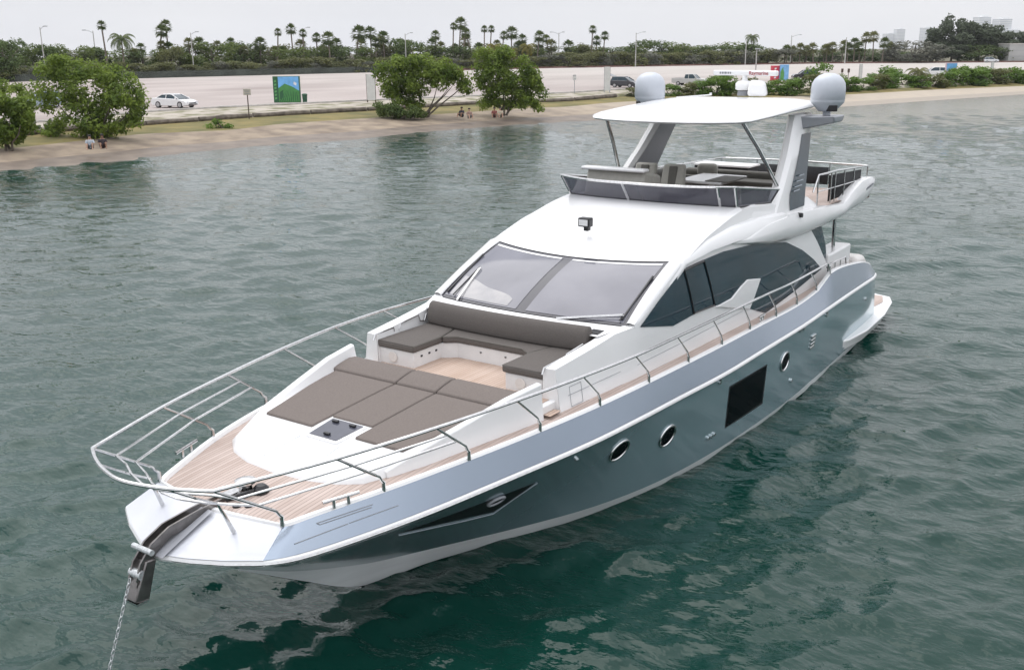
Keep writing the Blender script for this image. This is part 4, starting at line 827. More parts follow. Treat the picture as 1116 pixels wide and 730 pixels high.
# ---- swim platform with its side wings
sp = MB()
pl_out = [(-14.35, 2.47), (-14.55, 2.56), (-15.7, 2.68), (-17.5, 2.62), (-19.0, 2.42), (-19.6, 2.2), (-19.85, 1.6), (-19.95, 0)]
top = [(x, y, 0.52) for x, y in pl_out]; bot = [(x + (0.12 if i else 0), y - 0.13, 0.22) for i, (x, y) in enumerate(pl_out)]
inn = [(-14.35, 2.40), (-14.55, 2.38), (-15.7, 2.36), (-17.5, 2.2), (-17.6, 1.8), (-17.6, 1.2), (-17.6, 0.6), (-17.6, 0)]
sp.grid([[(x, y, 0.53) for x, y in inn], top, bot, [(x, y, 0.2) for x, y in inn]]); sp.mirror()
spo = sp.build('swim_platform', M['gel'], Y, bevel=0.04, smooth=40)
tk = MB(); tk.grid([[(-17.7, 2.1, 0.537), (-17.7, 0, 0.537), (-17.7, -2.1, 0.537)], [(-18.8, 2.2, 0.536), (-18.8, 0, 0.536), (-18.8, -2.2, 0.536)], [(-19.5, 2.0, 0.536), (-19.7, 0, 0.536), (-19.5, -2.0, 0.536)]]); tk.build('platform_teak', M['teak'], spo)
# ---- decks
dk = MB()
Dl = LINES['deck']
def inset(d):
    r_ = []
    for i, p in enumerate(Dl):
        q = p.copy()
        if i <= 4 * SUB: q[0] -= d * (1 - i / (4 * SUB)) * 0.9; 
        q[1] = max(0, q[1] - d * min(1, i / (2 * SUB)))
        r_.append(q)
    return r_
ins = inset(0.10)
dk.grid([Dl, [q + np.array([0, 0, 0.03]) for q in inset(0.02)], [q + np.array([0, 0, 0.03]) for q in inset(0.08)], [q - np.array([0, 0, 0.025]) for q in ins]]); dk.mirror()
dk.build('toe_rail', M['gel'], Y, smooth=50)
td = MB(); ky = 11 * SUB + 6 * 0
idx = [i for i, p in enumerate(Dl) if p[0] > -13.3]
rows = []
for t in np.linspace(0, 1, 7):
    rows.append([(ins[i][0], ins[i][1] * (1 - t), (ins[i][2] if ins[i][0] > -11.6 else 2.17) - 0.022 + 0.05 * (1 - (1 - t) ** 2)) for i in idx])
td.grid(rows); td.mirror(); td.build('teak_deck', M['teak'], Y, smooth=60)
# inner bulwark of the cockpit
ib = MB(); ii = [i for i, p in enumerate(Dl) if p[0] < -12.0]
ib.grid([[Dl[i] + np.array([0, -0.10, 0.0]) for i in ii], [(Dl[i][0], 2.3, 1.75) for i in ii]])
ib.grid([[Dl[i] for i in ii], [Dl[i] + np.array([0, -0.05, 0.03]) for i in ii], [Dl[i] + np.array([0, -0.10, 0]) for i in ii]]); ib.mirror()
ib.build('cockpit_bulwark', M['cream'], Y)
cf = MB(); cf.box((-14.9, 0, 1.74), (4.0, 4.7, 0.06)); cf.build('cockpit_floor', M['teak'], Y)
# cockpit mouldings seen past the house
cm = MB(); cm.box((-14.7, 1.86, 2.40), (1.75, 0.5, 0.62)); pair(cm.build('cockpit_locker', M['gel'], Y, bevel=0.05, seg=3))
st = MB(); st.prism([(-15.7, -2.25, 1.7), (-15.7, 2.25, 1.7), (-17.2, 2.2, 1.7), (-17.2, -2.2, 1.7)], [(-15.9, -2.2, 2.32), (-15.9, 2.2, 2.32), (-16.9, 2.1, 2.2), (-16.9, -2.1, 2.2)])
st.build('stern_coaming', M['cream'], Y, bevel=0.12, seg=3)
sbk = MB(); sbk.box((-15.75, 0, 2.3), (0.3, 3.2, 0.42)); sbk.build('stern_backrest', M['cush2'], Y, bevel=0.07, seg=3)
sbk = MB(); sbk.box((-15.35, 0, 2.1), (0.7, 3.2, 0.2)); sbk.build('stern_seat', M['cush2'], Y, bevel=0.06, seg=3)
spl = MB(); spl.tube([(-14.8, 1.9, 2.7), (-14.75, 1.9, 3.6)], 0.045, 10); pair(spl.build('overhang_post', M['steel'], Y))
# ---- foredeck trunk with sunpad
trunk_out = [(1.72, 0.0), (1.66, 0.55), (1.50, 0.98), (1.30, 1.24), (0.75, 1.46), (-0.4, 1.70), (-1.75, 1.90)]
def trunk_top(x): return float(np.interp(x, [-1.75, -1.0, 0.6, 1.3, 1.72], [2.60, 2.60, 2.485, 2.39, 2.33]))
def sc(pts, k, dx=0): return [(x - dx * (1 if x > 0.5 else 0.3), max(0, y - k)) for x, y in pts]
tp = MB()
def ring_sym(pl, zf): return [(x, -y, zf(x)) for x, y in pl[::-1]] + [(x, y, zf(x)) for x, y in pl[1:]]
rows = [ring_sym(trunk_out, lambda x: 2.14), ring_sym(sc(trunk_out, 0.03, 0.02), lambda x: trunk_top(x) - 0.06), ring_sym(sc(trunk_out, 0.07, 0.07), trunk_top)]
tp.grid(rows)
innr = sc(trunk_out, 0.20, 0.26)
tp.grid([rows[-1], ring_sym(innr, trunk_top)])
# top surface by bridging across
rt = ring_sym(innr, trunk_top); n = len(innr)
tp.grid([[rt[n - 1 - k] for k in range(n)], [rt[n - 1 + k] for k in range(n)]])
# aft face
a0, a1 = rows[0][0], rows[0][-1]; b0, b1 = rows[-1][0], rows[-1][-1]
tp.add([a0, b0, b1, a1], [(0, 1, 2, 3)])
tp.build('sunpad_base', M['gel'], Y, smooth=40)
# raised side coamings of the pad
co = MB(); P0 = [(1.0, 1.335), (0.45, 1.50), (-0.4, 1.66), (-1.1, 1.78), (-1.75, 1.87)]
hh = [-0.05, 0.04, 0.13, 0.21, 0.26]
co.grid([[(x, y + 0.05, 2.2) for x, y in P0], [(x, y + 0.0, trunk_top(x) + h) for (x, y), h in zip(P0, hh)], [(x, y - 0.10, trunk_top(x) + h) for (x, y), h in zip(P0, hh)], [(x, y - 0.16, trunk_top(x) - 0.02) for (x, y), h in zip(P0, hh)]])
q = [(-1.75, 1.92, 2.3), (-1.75, 1.87, trunk_top(-1.75) + 0.11), (-1.75, 1.77, trunk_top(-1.75) + 0.11), (-1.75, 1.71, 2.3)]; co.add(q, [(0, 1, 2, 3)])
pair(co.build('pad_coaming', M['gel'], Y, bevel=0.025, smooth=50))
# pads: three lengthwise sections
def pad_z(x): return trunk_top(x) + 0.03
def edge_y(x): return float(np.interp(x, [-1.7, -0.4, 0.55], [1.66, 1.48, 1.28]))
secs = [(-1, -0.36), (-0.34, 0.42), (0.44, 1)]
for k, (ya, yb) in enumerate(secs):
    pm = MB(); xs_ = np.linspace(-1.12, 0.6, 6)
    A = [(x, (ya if ya != -1 else -edge_y(x)), pad_z(x)) for x in xs_]; B = [(x, (yb if yb != 1 else edge_y(x)), pad_z(x)) for x in xs_]
    if k == 1: A = A[:-2]; B = B[:-2]; A.append((0.22, -0.34, pad_z(0.22))); B.append((0.22, 0.42, pad_z(0.22)))
    lo_ = [(x, y, z - 0.06) for x, y, z in A], [(x, y, z - 0.06) for x, y, z in B]
    poly_t = A + B[::-1]; poly_b = lo_[0] + lo_[1][::-1]
    pm.prism(poly_b, poly_t); pm.build('sunpad_cushion', M['cush'], Y, bevel=0.022, seg=3)
    bo = MB(); y0 = ya if ya != -1 else -1.66; y1 = yb if yb != 1 else 1.66
    prof = [(-1.13, 0.0), (-1.14, 0.05), (-1.3, 0.09), (-1.5, 0.125), (-1.64, 0.11), (-1.69, 0.04), (-1.68, -0.12), (-1.13, -0.08)]
    bo.prism([(x, y0, trunk_top(x) + dz) for x, dz in prof], [(x, y1, trunk_top(x) + dz) for x, dz in prof]); bo.build('sunpad_bolster', M['cush'], Y, bevel=0.025, seg=3, smooth=50)
hm = MB(); hz = lambda x: trunk_top(x) + 0.03
hm.prism([(0.26, -0.29, hz(0.26) - .05), (0.26, 0.37, hz(.26) - .05), (0.84, 0.33, hz(.84) - .05), (0.84, -0.25, hz(.84) - .05)], [(0.26, -0.29, hz(0.26)), (0.26, 0.37, hz(.26)), (0.84, 0.33, hz(.84)), (0.84, -0.25, hz(.84))])
ho = hm.build('deck_hatch', M['gel'], Y, bevel=0.02)
h2 = MB(); h2.add([(0.30, -0.25, hz(.3) + .006), (0.30, 0.33, hz(.3) + .006), (0.80, 0.29, hz(.8) + .006), (0.80, -0.21, hz(.8) + .006)], [(0, 1, 2, 3)]); h2.build('pane', M['hatch'], ho)
for xx, yy in ((0.38, -0.12), (0.38, 0.2), (0.72, 0.05)):
    h3 = MB(); h3.box((xx, yy, hz(xx) + 0.02), (0.05, 0.10, 0.03)); h3.build('latch', M['black'], ho, bevel=0.008)
# seams of the white foredeck lid
for yy in (-0.32, 0.40):
    sm = MB(); sm.tube([(0.86, yy, trunk_top(.86) + .0), (1.52, yy * 1.15, trunk_top(1.52) + 0.0)], 0.007, 6); sm.build('lid_seam', M['dome'], Y)
# ---- lounge: raised floor, U settee
fl = MB(); fl.box((-2.75, 0, 2.40), (2.0, 3.7, 0.14)); fl.build('lounge_sole', M['gel'], Y, bevel=0.01)
ft = MB(); ft.grid([[(-1.80, -1.75, 2.474), (-1.80, 1.75, 2.474)], [(-3.2, -1.75, 2.474), (-3.2, 1.75, 2.474)]]); ft.build('lounge_teak', M['teak_warm'], Y)
u_in = [(-2.02, 0.80), (-2.85, 0.80), (-3.0, 0.62), (-3.0, 0)]
base = MB()
pts = [(-2.22, 1.66), (-2.22, 0.91), (-2.92, 0.91), (-3.10, 0.68), (-3.10, -0.68), (-2.92, -0.91), (-2.22, -0.91), (-2.22, -1.66), (-3.7, -1.75), (-3.7, 1.75)]
base.prism([(x, y, 2.46) for x, y in pts], [(x, y, 2.735) for x, y in pts]); base.build('settee_base', M['gel_rough'], Y, bevel=0.015)
def cushion(pl, z0, z1, m='cush2', b=0.035, name='settee_cushion'):
    k = MB(); k.prism([(x, y, z0) for x, y in pl], [(x, y, z1) for x, y in pl]); o = k.build(name, M[m], Y, bevel=b, seg=3, smooth=50); k = MB(); cx_ = sum(q[0] for q in pl) / len(pl); cy_ = sum(q[1] for q in pl) / len(pl)
    k.tube([(cx_ + (x - cx_) * 0.985, cy_ + (y - cy_) * 0.985, z1 - 0.012) for x, y in pl], 0.007, 5, closed=True); k.build('piping', M['khaki_dark'], o); return o
cushion([(-2.18, 1.66), (-2.18, 0.87), (-2.88, 0.87), (-3.5, 1.02), (-3.5, 1.62)], 2.74, 2.86)
cushion([(-2.18, -1.66), (-2.18, -0.87), (-2.88, -0.87), (-3.5, -1.02), (-3.5, -1.62)], 2.74, 2.86)
cushion([(-2.90, 0.86), (-3.06, 0.66), (-3.06, -0.66), (-2.90, -0.86), (-3.5, -1.01), (-3.5, 1.01)], 2.74, 2.86)
bk = MB(); rows = []
for yy in np.linspace(-1.60, 1.60, 15):
    xo = 0.10 * (1 - (yy / 1.6) ** 2); c0 = -3.50 + xo
    prof = [(0.06, 2.86), (0.085, 2.95), (0.06, 3.12), (0.015, 3.21), (-0.05, 3.25), (-0.13, 3.23), (-0.18, 3.12), (-0.17, 2.86)]
    rows.append([(c0 + a, yy, b_) for a, b_ in prof])
bk.grid(rows, closed=True); n8 = 8; k0 = len(bk.v); bk.f += [tuple(range(n8)), tuple(range(k0 - n8, k0))[::-1]]; bk.m += [0, 0]
bk.build('settee_backrest', M['cush2'], Y, bevel=0.03, seg=3, smooth=50)
for sgn in (-1, 1):
    sk = MB(); sk.lathe((-2.21, sgn * 1.34 if sgn < 0 else 1.2, 2.61), [(0.085, -0.01), (0.09, 0.012), (0.07, 0.016), (0.05, 0.008), (0.02, 0.014)], 20, axis='X'); sk.build('speaker', M['cream'], Y)
    hd = MB(); yy = sgn * 1.66
    hd.tube([(-2.1, yy, 2.86), (-2.15, yy, 2.95), (-2.6, yy, 2.97), (-2.62, yy, 2.9)], 0.016, 8); hd.tube([(-2.75, yy, 2.9), (-2.78, yy, 3.0), (-3.25, yy, 3.04), (-3.3, yy, 2.92), (-3.42, yy, 2.9), (-3.48, yy, 3.02)], 0.016, 8); hd.build('grab_rail', M['steel'], Y)
    fx = MB(); fx.box((-2.24, sgn * 1.72, 2.72), (0.08, 0.12, 0.26)); fx.build('lamp_recess', M['black'], Y, bevel=0.01)
for x, y in ((-2.42, -0.908), (-2.62, -0.908), (-3.097, -0.2), (-3.097, 0.3), (-2.8, -0.908)): dots = MB(); dots.box((x, y, 2.64), (0.04, 0.02, 0.03) if abs(y) > .6 else (0.02, .03, .02)); dots.build('courtesy_lamp', M['black'], Y)
tri = MB(); tri.grid([[(-1.82, 1.74, 2.36), (-2.12, 1.76, 2.36)], [(-1.82, 1.98, 2.36), (-2.12, 1.98, 2.36)]]); tri.build('side_step', M['teak_warm'], Y)

# ---- house: side walls, roof
T_TOP = [(-2.16, 2.95), (-3.2, 3.04), (-4.21, 3.16), (-5.0, 3.50), (-5.93, 3.88), (-7.0, 4.18), (-8.0, 4.36), (-8.8, 4.46), (-10.2, 4.36), (-11.8, 4.1), (-12.15, 3.70), (-12.7, 3.28), (-13.2, 2.85), (-13.75, 2.42), (-13.95, 2.2)]
ftop = interp_rows(T_TOP)
def wall_y(x, z):
    yb = float(np.interp(x, [-14, -10, -6, -4.2, -2.1], [2.16, 2.17, 2.13, 2.08, 1.95]))
    t = max(0.0, (z - 2.2)); yt = yb - 0.02 * t - 0.075 * max(0, t - 0.8) ** 1.6
    if x > -4.2: yt = yb - 0.11 * (t / 0.75)
    return yt
wl = MB(); xs_ = np.concatenate([np.linspace(-2.16, -4.21, 6), np.linspace(-4.6, -11.6, 24), np.linspace(-11.85, -13.95, 12)])
rows = []
for t in np.linspace(0, 1, 12):
    rows.append([(x, wall_y(x, 2.16 + (float(ftop(x)[0]) - 2.16) * t), 2.16 + (float(ftop(x)[0]) - 2.16) * t) for x in xs_])
wl.grid(rows)
# top ledge of the low coaming and the front face
ed = [(x, wall_y(x, float(ftop(x)[0])), float(ftop(x)[0])) for x in xs_[:7]]
wl.grid([ed, [(x, y - 0.20, z - 0.005) for x, y, z in ed], [(x, y - 0.24, 2.4) for x, y, z in ed]])
x0 = -2.16; wl.add([(x0, wall_y(x0, 2.16), 2.16), (x0, wall_y(x0, 2.95), 2.95), (x0, wall_y(x0, 2.95) - 0.20, 2.945), (x0, wall_y(x0, 2.95) - 0.24, 2.16)], [(0, 1, 2, 3)])
wl.mirror(); wall = wl.build('house_side', M['gel'], Y, smooth=40)
# windscreen
def ws_bot(y): return np.array([-3.92 - 0.29 * (y / 1.94) ** 2, y, 3.18 - 0.03 * (y / 1.94) ** 2])
def ws_top(y): yy = y * 1.84 / 1.94; return np.array([-5.58 - 0.35 * (y / 1.94) ** 2, yy, 3.84 + 0.05 * (y / 1.94) ** 2])
def ws(y, t, off=0.0):
    p = ws_bot(y) * (1 - t) + ws_top(y) * t; p = p + np.array([0.02, 0, 0.05]) * 4 * t * (1 - t)
    return p + np.array([0.37, 0, 0.93]) * off
def ws_panel(y0, y1, t0, t1, off, n=12, m_=6):
    k = MB(); k.grid([[ws(y, t, off) for y in np.linspace(y0, y1, n + 1)] for t in np.linspace(t0, t1, m_ + 1)]); return k
wsf = ws_panel(-1.93, 1.93, -0.0, 1.0, 0.0, 24); wso = wsf.build('windscreen', M['windtrim'], Y, smooth=60)
pi = MB(); rows = []
for t in np.linspace(0, 1, 12):
    a = ws(1.90, t, 0.012); b0 = ws(1.94, t); zt = float(ftop(b0[0])[0]); b = np.array([b0[0], wall_y(b0[0], zt) + 0.004, zt]); m1 = a * 0.55 + b * 0.45 + np.array([0.02, 0, 0.055]); m2 = a * 0.12 + b * 0.88 + np.array([0.01, 0.01, 0.035]); b = b + np.array([0, 0, -0.03])
    rows.append([a, a * 0.9 + b * 0.1 + np.array([0.01, 0, 0.04]), m1, m2, b])
pi.grid(rows); pair(pi.build('pillar', M['gel'], Y, smooth=60))
ws_panel(-1.84, -0.10, 0.03, 0.955, 0.006).build('pane', M['wind'], wso, smooth=60)
ws_panel(0.10, 1.84, 0.03, 0.955, 0.006).build('pane', M['wind'], wso, smooth=60)
tv = ws_panel(-1.83, -0.12, 0.925, 0.955, 0.010); tv.build('sunstrip', M['gel_rough'], wso, smooth=60)
tv = ws_panel(0.12, 1.83, 0.925, 0.955, 0.010); tv.build('sunstrip', M['gel_rough'], wso, smooth=60)
ds = MB(); ds.grid([[ws(yy_, 0.05 + (0.10 + 0.19 * (1 - u_) ** 0.7 + 0.012 * math.sin(u_ * 9)) * t_, 0.010) for u_, yy_ in zip(np.linspace(0, 1, 14), np.linspace(-1.75, -0.30, 14))] for t_ in np.linspace(0, 1, 4)]); ds.build('dashboard_reflection', mat('dash_reflection_tint', (0.30, 0.29, 0.295), 0.12, col2=(0.20, 0.20, 0.22), scale=2.5, coat=0.5), wso, smooth=60)  # pale skin over the pane, painting in the dashboard's reflection
dsh = MB(); dsh.grid([[(-3.55, y, 3.10) for y in np.linspace(-1.75, 1.75, 9)], [tuple(ws_bot(y) + np.array([0.02, 0, -0.01])) for y in np.linspace(-1.9, 1.9, 9)]]); dsh.build('windscreen_ledge', M['gel'], Y)
dd = MB(); dd.box((-3.75, 1.60, 3.115), (0.22, 0.2, 0.02)); dd.build('ledge_shadow', M['black'], Y)  # black slab painting in the shadow beside the backrest
def wiper(y0, t0, y1, t1, n_):
    k = MB(); a = ws(y0, t0, 0.03); b = ws(y1, t1, 0.03)
    k.tube([a, b], 0.014, 6); k.tube([a + np.array([0.05, .04, 0]), b + np.array([.03, .04, 0])], 0.010, 6)
    return k
for args in ((-1.42, -0.01, -1.60, 0.50), (1.78, 0.12, 0.75, -0.02)):
    k = wiper(*args, 0); o = k.build('wiper', M['steel'], Y)
    y0, t0, y1, t1 = args
    k = MB(); k.tube([ws(y1 if y0 < 0 else y0, t1 if y0 < 0 else t0, 0.035) + np.array([0, 0, 0]), ws((y1 if y0 < 0 else y0), 0.04, 0.035)], 0.012, 6)
    k.tube([ws(1.80 if y0 > 0 else -1.80, 0.06, 0.03), ws(1.84 if y0 > 0 else -1.86, 0.70, 0.03)], 0.02, 6); k.build('wiper_blade', M['black'], o)
# roof between windscreen top and the flybridge screen
def scr_base(y): s_ = abs(y) / 1.88; return np.array([-8.05 - 0.62 * s_ ** 2.2, y, 4.56 - 0.07 * s_ ** 2])
rf = MB(); rows = []
NY = 29; ys_ = [math.sin(a) for a in np.linspace(-math.pi / 2, math.pi / 2, NY)]
for u in np.linspace(0, 1, 15):
    r_ = []
    for k in ys_:
        a = ws_top(k * 1.94) + np.array([0.0, 0, 0.012]); b = scr_base(k * 1.90)
        p = a * (1 - u) + b * u
        p[2] += 0.16 * 4 * u * (1 - u) * (1 - 0.35 * k * k)
        r_.append(p)
    rows.append(r_)
rf.grid(rows)
edgeP = [r_[-1] for r_ in rows]
# shoulder: from the roof edge down to the top of the wall
sh = []
for p in edgeP:
    zt = float(ftop(p[0])[0]); q = np.array([p[0], wall_y(p[0], zt) + 0.002, min(zt, p[2] - 0.002)]); sh.append(q)
rf.grid([edgeP, sh]); rf.grid([[my(q) for q in edgeP], [my(q) for q in sh]])
rf.build('coachroof', M['gel'], Y, smooth=60)
# side shoulder aft of the screen corner (below the side acrylic)
ss = MB(); a = [(-8.45, 1.80, 4.47), (-9.2, 1.93, 4.47), (-10.2, 1.95, 4.40), (-11.0, 1.96, 4.36), (-12.4, 1.96, 4.25), (-13.0, 1.98, 4.02)]
ss.grid([[(x, y - 0.14, z - 0.3) for x, y, z in a], [(x, y - 0.10, z) for x, y, z in a], a, [(x, 2.05 if x < -9 else 1.86, z - 0.22) for x, y, z in a], [(x, 2.08 if x < -9 else 1.88, 3.9) for x, y, z in a]]); pair(ss.build('fly_coaming', M['gel'], Y, smooth=60))
# curved shoulder swelling over the side window
sw = MB(); A = [(-5.2, 3.52), (-6.0, 3.92), (-7.0, 4.13), (-8.0, 4.22), (-9.3, 4.24), (-10.6, 4.16)]
B = [(-5.3, 3.46), (-6.1, 3.84), (-7.0, 3.93), (-8.0, 3.94), (-9.3, 3.90), (-10.6, 3.74)]
fa = [0.0, 0.03, 0.06, 0.09, 0.12, 0.15]
sw.grid([[(x, wall_y(x, z) - 0.01, z) for x, z in A], [(x, wall_y(x, z) + f_, z - 0.05) for (x, z), f_ in zip(A, fa)], [(x, wall_y(x, z) + f_, z) for (x, z), f_ in zip(B, fa)], [(x, wall_y(x, z) - 0.01, z - 0.03) for x, z in B]])
pair(sw.build('shoulder_moulding', M['gel'], Y, smooth=60, bevel=0.0))
# side glass, on the wall skin
def wall_panel(lo_c, hi_c, off, n=40, m_=6):
    """between two x-z curves"""
    k = MB(); fl_ = interp_rows(lo_c); fh = interp_rows(hi_c)
    xa = max(min(p[0] for p in lo_c), min(p[0] for p in hi_c)); xb = min(max(p[0] for p in lo_c), max(p[0] for p in hi_c))
    xs2 = sorted(set(list(np.linspace(xa, xb, n)) + [p[0] for p in lo_c + hi_c if xa <= p[0] <= xb]))
    k.grid([[(x, wall_y(x, float(fl_(x)[0]) * (1 - t) + float(fh(x)[0]) * t) + off, float(fl_(x)[0]) * (1 - t) + float(fh(x)[0]) * t) for x in xs2] for t in np.linspace(0, 1, m_ + 1)])
    return k
HI = [(-4.37, 3.13), (-5.0, 3.42), (-5.92, 3.79), (-6.53, 3.81), (-7.6, 3.82), (-9.08, 3.73), (-10.78, 3.50), (-11.77, 3.17), (-12.58, 2.82), (-13.17, 2.50)]
LO = [(-4.37, 3.12), (-5.5, 2.885), (-6.3, 2.92), (-7.87, 2.85), (-8.5, 2.66), (-8.85, 2.47), (-9.7, 2.20), (-11.5, 2.33), (-13.17, 2.49)]
k = wall_panel(LO, HI, 0.012, 60, 10); sg = k.build('side_window', M['glass'], Y, smooth=60)
# door frame lines and fin
fm = MB()
def wtube(a, b, r_=0.02): fm.tube([(a[0], wall_y(*a) + 0.02, a[1]), ((a[0] + b[0]) / 2, wall_y((a[0] + b[0]) / 2, (a[1] + b[1]) / 2) + 0.02, (a[1] + b[1]) / 2), (b[0], wall_y(*b) + 0.02, b[1])], r_, 6)
wtube((-6.28, 2.93), (-5.95, 3.77)); wtube((-7.15, 2.90), (-6.75, 3.79)); wtube((-5.95, 3.77), (-6.75, 3.79)); wtube((-6.28, 2.94), (-7.15, 2.91), 0.015)
fm.build('window_frame', M['black'], sg); pair(sg)
fn = MB()
pl = [(-7.2, 2.86), (-7.9, 2.88), (-8.35, 3.03), (-8.65, 3.10), (-9.32, 3.0), (-9.05, 2.70), (-8.8, 2.47), (-8.3, 2.60)]
fn.prism([(x, wall_y(x, z) - 0.01, z) for x, z in pl], [(x, wall_y(x, z) + 0.035, z) for x, z in pl]); pair(fn.build('window_fin', M['gel'], Y, bevel=0.012))
# aft side glass beyond the pillar
ag = MB(); pl = [(-12.15, 3.62), (-13.2, 3.62), (-13.75, 2.95), (-13.9, 2.62), (-13.55, 2.62), (-12.75, 3.24)]
ag.prism([(x, 2.02, z) for x, z in pl], [(x, 2.04, z) for x, z in pl]); pair(ag.build('aft_side_glass', M['glass'], Y))
bkh = MB(); bkh.box((-13.0, 0, 2.9), (0.06, 4.0, 1.5)); bkh.build('saloon_door', M['glass'], Y)
# ---- flybridge deck and its overhanging side wings
fd = MB(); fd.grid([[(-8.3, y, 3.98) for y in (-1.9, 0, 1.9)], [(-12.0, y, 3.96) for y in (-2.1, 0, 2.1)], [(-16.85, y, 3.86) for y in (-2.1, 0, 2.1)]])
fd.grid([[(-8.3, y, 3.80) for y in (-1.9, 0, 1.9)], [(-12.0, y, 3.62) for y in (-2.1, 0, 2.1)], [(-16.85, y, 3.70) for y in (-2.1, 0, 2.1)]]); fd.add([(-16.85, -2.1, 3.86), (-16.85, 2.1, 3.86), (-16.85, 2.1, 3.70), (-16.85, -2.1, 3.70)], [(0, 1, 2, 3)])
fd.build('flybridge_deck', M['teak'], Y, smooth=20)
wg = MB()
W = [(-8.0, 3.90, 3.93, 2.10), (-8.7, 3.78, 3.99, 2.18), (-9.7, 3.63, 4.06, 2.24), (-10.75, 3.56, 4.08, 2.27), (-12.0, 3.54, 4.03, 2.28), (-13.2, 3.55, 3.95, 2.27), (-14.35, 3.56, 3.87, 2.25), (-14.6, 3.60, 3.92, 2.25), (-15.2, 3.62, 4.08, 2.23), (-15.85, 3.64, 4.22, 2.22), (-16.4, 3.68, 4.24, 2.2), (-16.75, 3.84, 4.24, 2.19), (-16.92, 4.05, 4.22, 2.18)]
wg.grid([[(x, 1.98, zb - 0.02) for x, zb, zt, y in W], [(x, y - 0.08, zb) for x, zb, zt, y in W], [(x, y, zb + (zt - zb) * 0.2) for x, zb, zt, y in W], [(x, y + 0.01, zb + (zt - zb) * 0.6) for x, zb, zt, y in W], [(x, y - 0.05, zt - 0.01) for x, zb, zt, y in W], [(x, y - 0.10, zt) for x, zb, zt, y in W], [(x, 1.96, zt - 0.01) for x, zb, zt, y in W], [(x, 1.95, min(zt - 0.02, 3.86)) for x, zb, zt, y in W]])
l_ = W[-1]; wg.add([(l_[0], 1.98, l_[1] - .02), (l_[0], l_[3], l_[1]), (l_[0], l_[3], l_[2]), (l_[0], 1.96, l_[2])], [(0, 1, 2, 3)])
pair(wg.build('flybridge_wing', M['gel'], Y, smooth=45))
wt = MB()
for i in range(7): wt.box((-16.15 - 0.085 * i, 2.222, 4.0 + 0.012 * i + 0.01 * (i % 2)), (0.055, 0.012, 0.05))
pair(wt.build('wing_script', M['text_grey'], Y))
lgt = MB(); lgt.tube([(-11.2, 2.2, 4.02), (-11.2, 2.3, 4.02)], 0.05, 12); pair(lgt.build('side_light', M['black'], Y))
# flybridge screen
def scr(y, t):   # front panel
    s_ = abs(y) / 1.88
    b = scr_base(y) + np.array([0.02, 0, 0.0]); tpt = np.array([-7.72 - 0.63 * s_ ** 2.2, y * 1.03, 4.93 - 0.02 * s_])
    return b * (1 - t) + tpt * t
fs = MB(); fs.grid([[scr(y, t) for y in np.linspace(-1.88, 1.88, 31)] for t in (0, 0.5, 1)])
bC, tC = scr(1.88, 0), scr(1.88, 1); bE, tE = np.array([-10.2, 1.96, 4.40]), np.array([-10.5, 2.0, 4.63])
fs.grid([[bC * (1 - u) + bE * u for u in np.linspace(0, 1, 8)], [tC * (1 - u) + tE * u for u in np.linspace(0, 1, 8)]])
fs.grid([[my(bC * (1 - u) + bE * u) for u in np.linspace(0, 1, 8)], [my(tC * (1 - u) + tE * u) for u in np.linspace(0, 1, 8)]])
gm, gt, gb = nodes('tinted_screen')
trn = gt.nodes.new('ShaderNodeBsdfTransparent'); trn.inputs[0].default_value = (0.55, 0.56, 0.62, 1); mxs = gt.nodes.new('ShaderNodeMixShader'); mxs.inputs[0].default_value = 0.32
gb.inputs['Base Color'].default_value = (0.11, 0.11, 0.14, 1); gb.inputs['Roughness'].default_value = 0.05
gt.links.new(gb.outputs[0], mxs.inputs[1]); gt.links.new(trn.outputs[0], mxs.inputs[2]); gt.links.new(mxs.outputs[0], gt.nodes['Material Output'].inputs[0])
fso = fs.build('flybridge_screen', gm, Y, smooth=40)
sr = MB(); topl = [my(tE * (1 - u) + tC * u) for u in np.linspace(0, 1, 6)][:-1] + [scr(y, 1) for y in np.linspace(-1.88, 1.88, 31)] + [tC * (1 - u) + tE * u for u in np.linspace(0, 1, 6)][1:]
sr.tube(topl, 0.028, 8); 
for y in (-1.86, -0.15, 1.60, 1.87): sr.tube([scr(y, 0.0) + np.array([.01, 0, 0]), scr(y, 1)], 0.028, 6)
sr.build('screen_frame', M['steel'], fso)
fk = MB(); fk.tube([my(bE * (1 - u) + bC * u) for u in np.linspace(0, 1, 6)][:-1] + [scr(y, 0) for y in np.linspace(-1.88, 1.88, 31)] + [bC * (1 - u) + bE * u for u in np.linspace(0, 1, 6)][1:], 0.02, 6); fk.tube([bE, tE], 0.02, 6); fk.tube([my(bE), my(tE)], 0.02, 6); fk.build('screen_gasket', M['black'], fso)
# inner lining of the front coaming (hides the deck void behind the screen)
il = MB(); il.grid([[scr_base(y) + np.array([-0.06, 0, -0.02]) for y in np.linspace(-1.85, 1.85, 15)], [scr_base(y) + np.array([-0.10, 0, -0.6]) for y in np.linspace(-1.85, 1.85, 15)]]); il.build('fly_lining', M['khaki_dark'], Y)
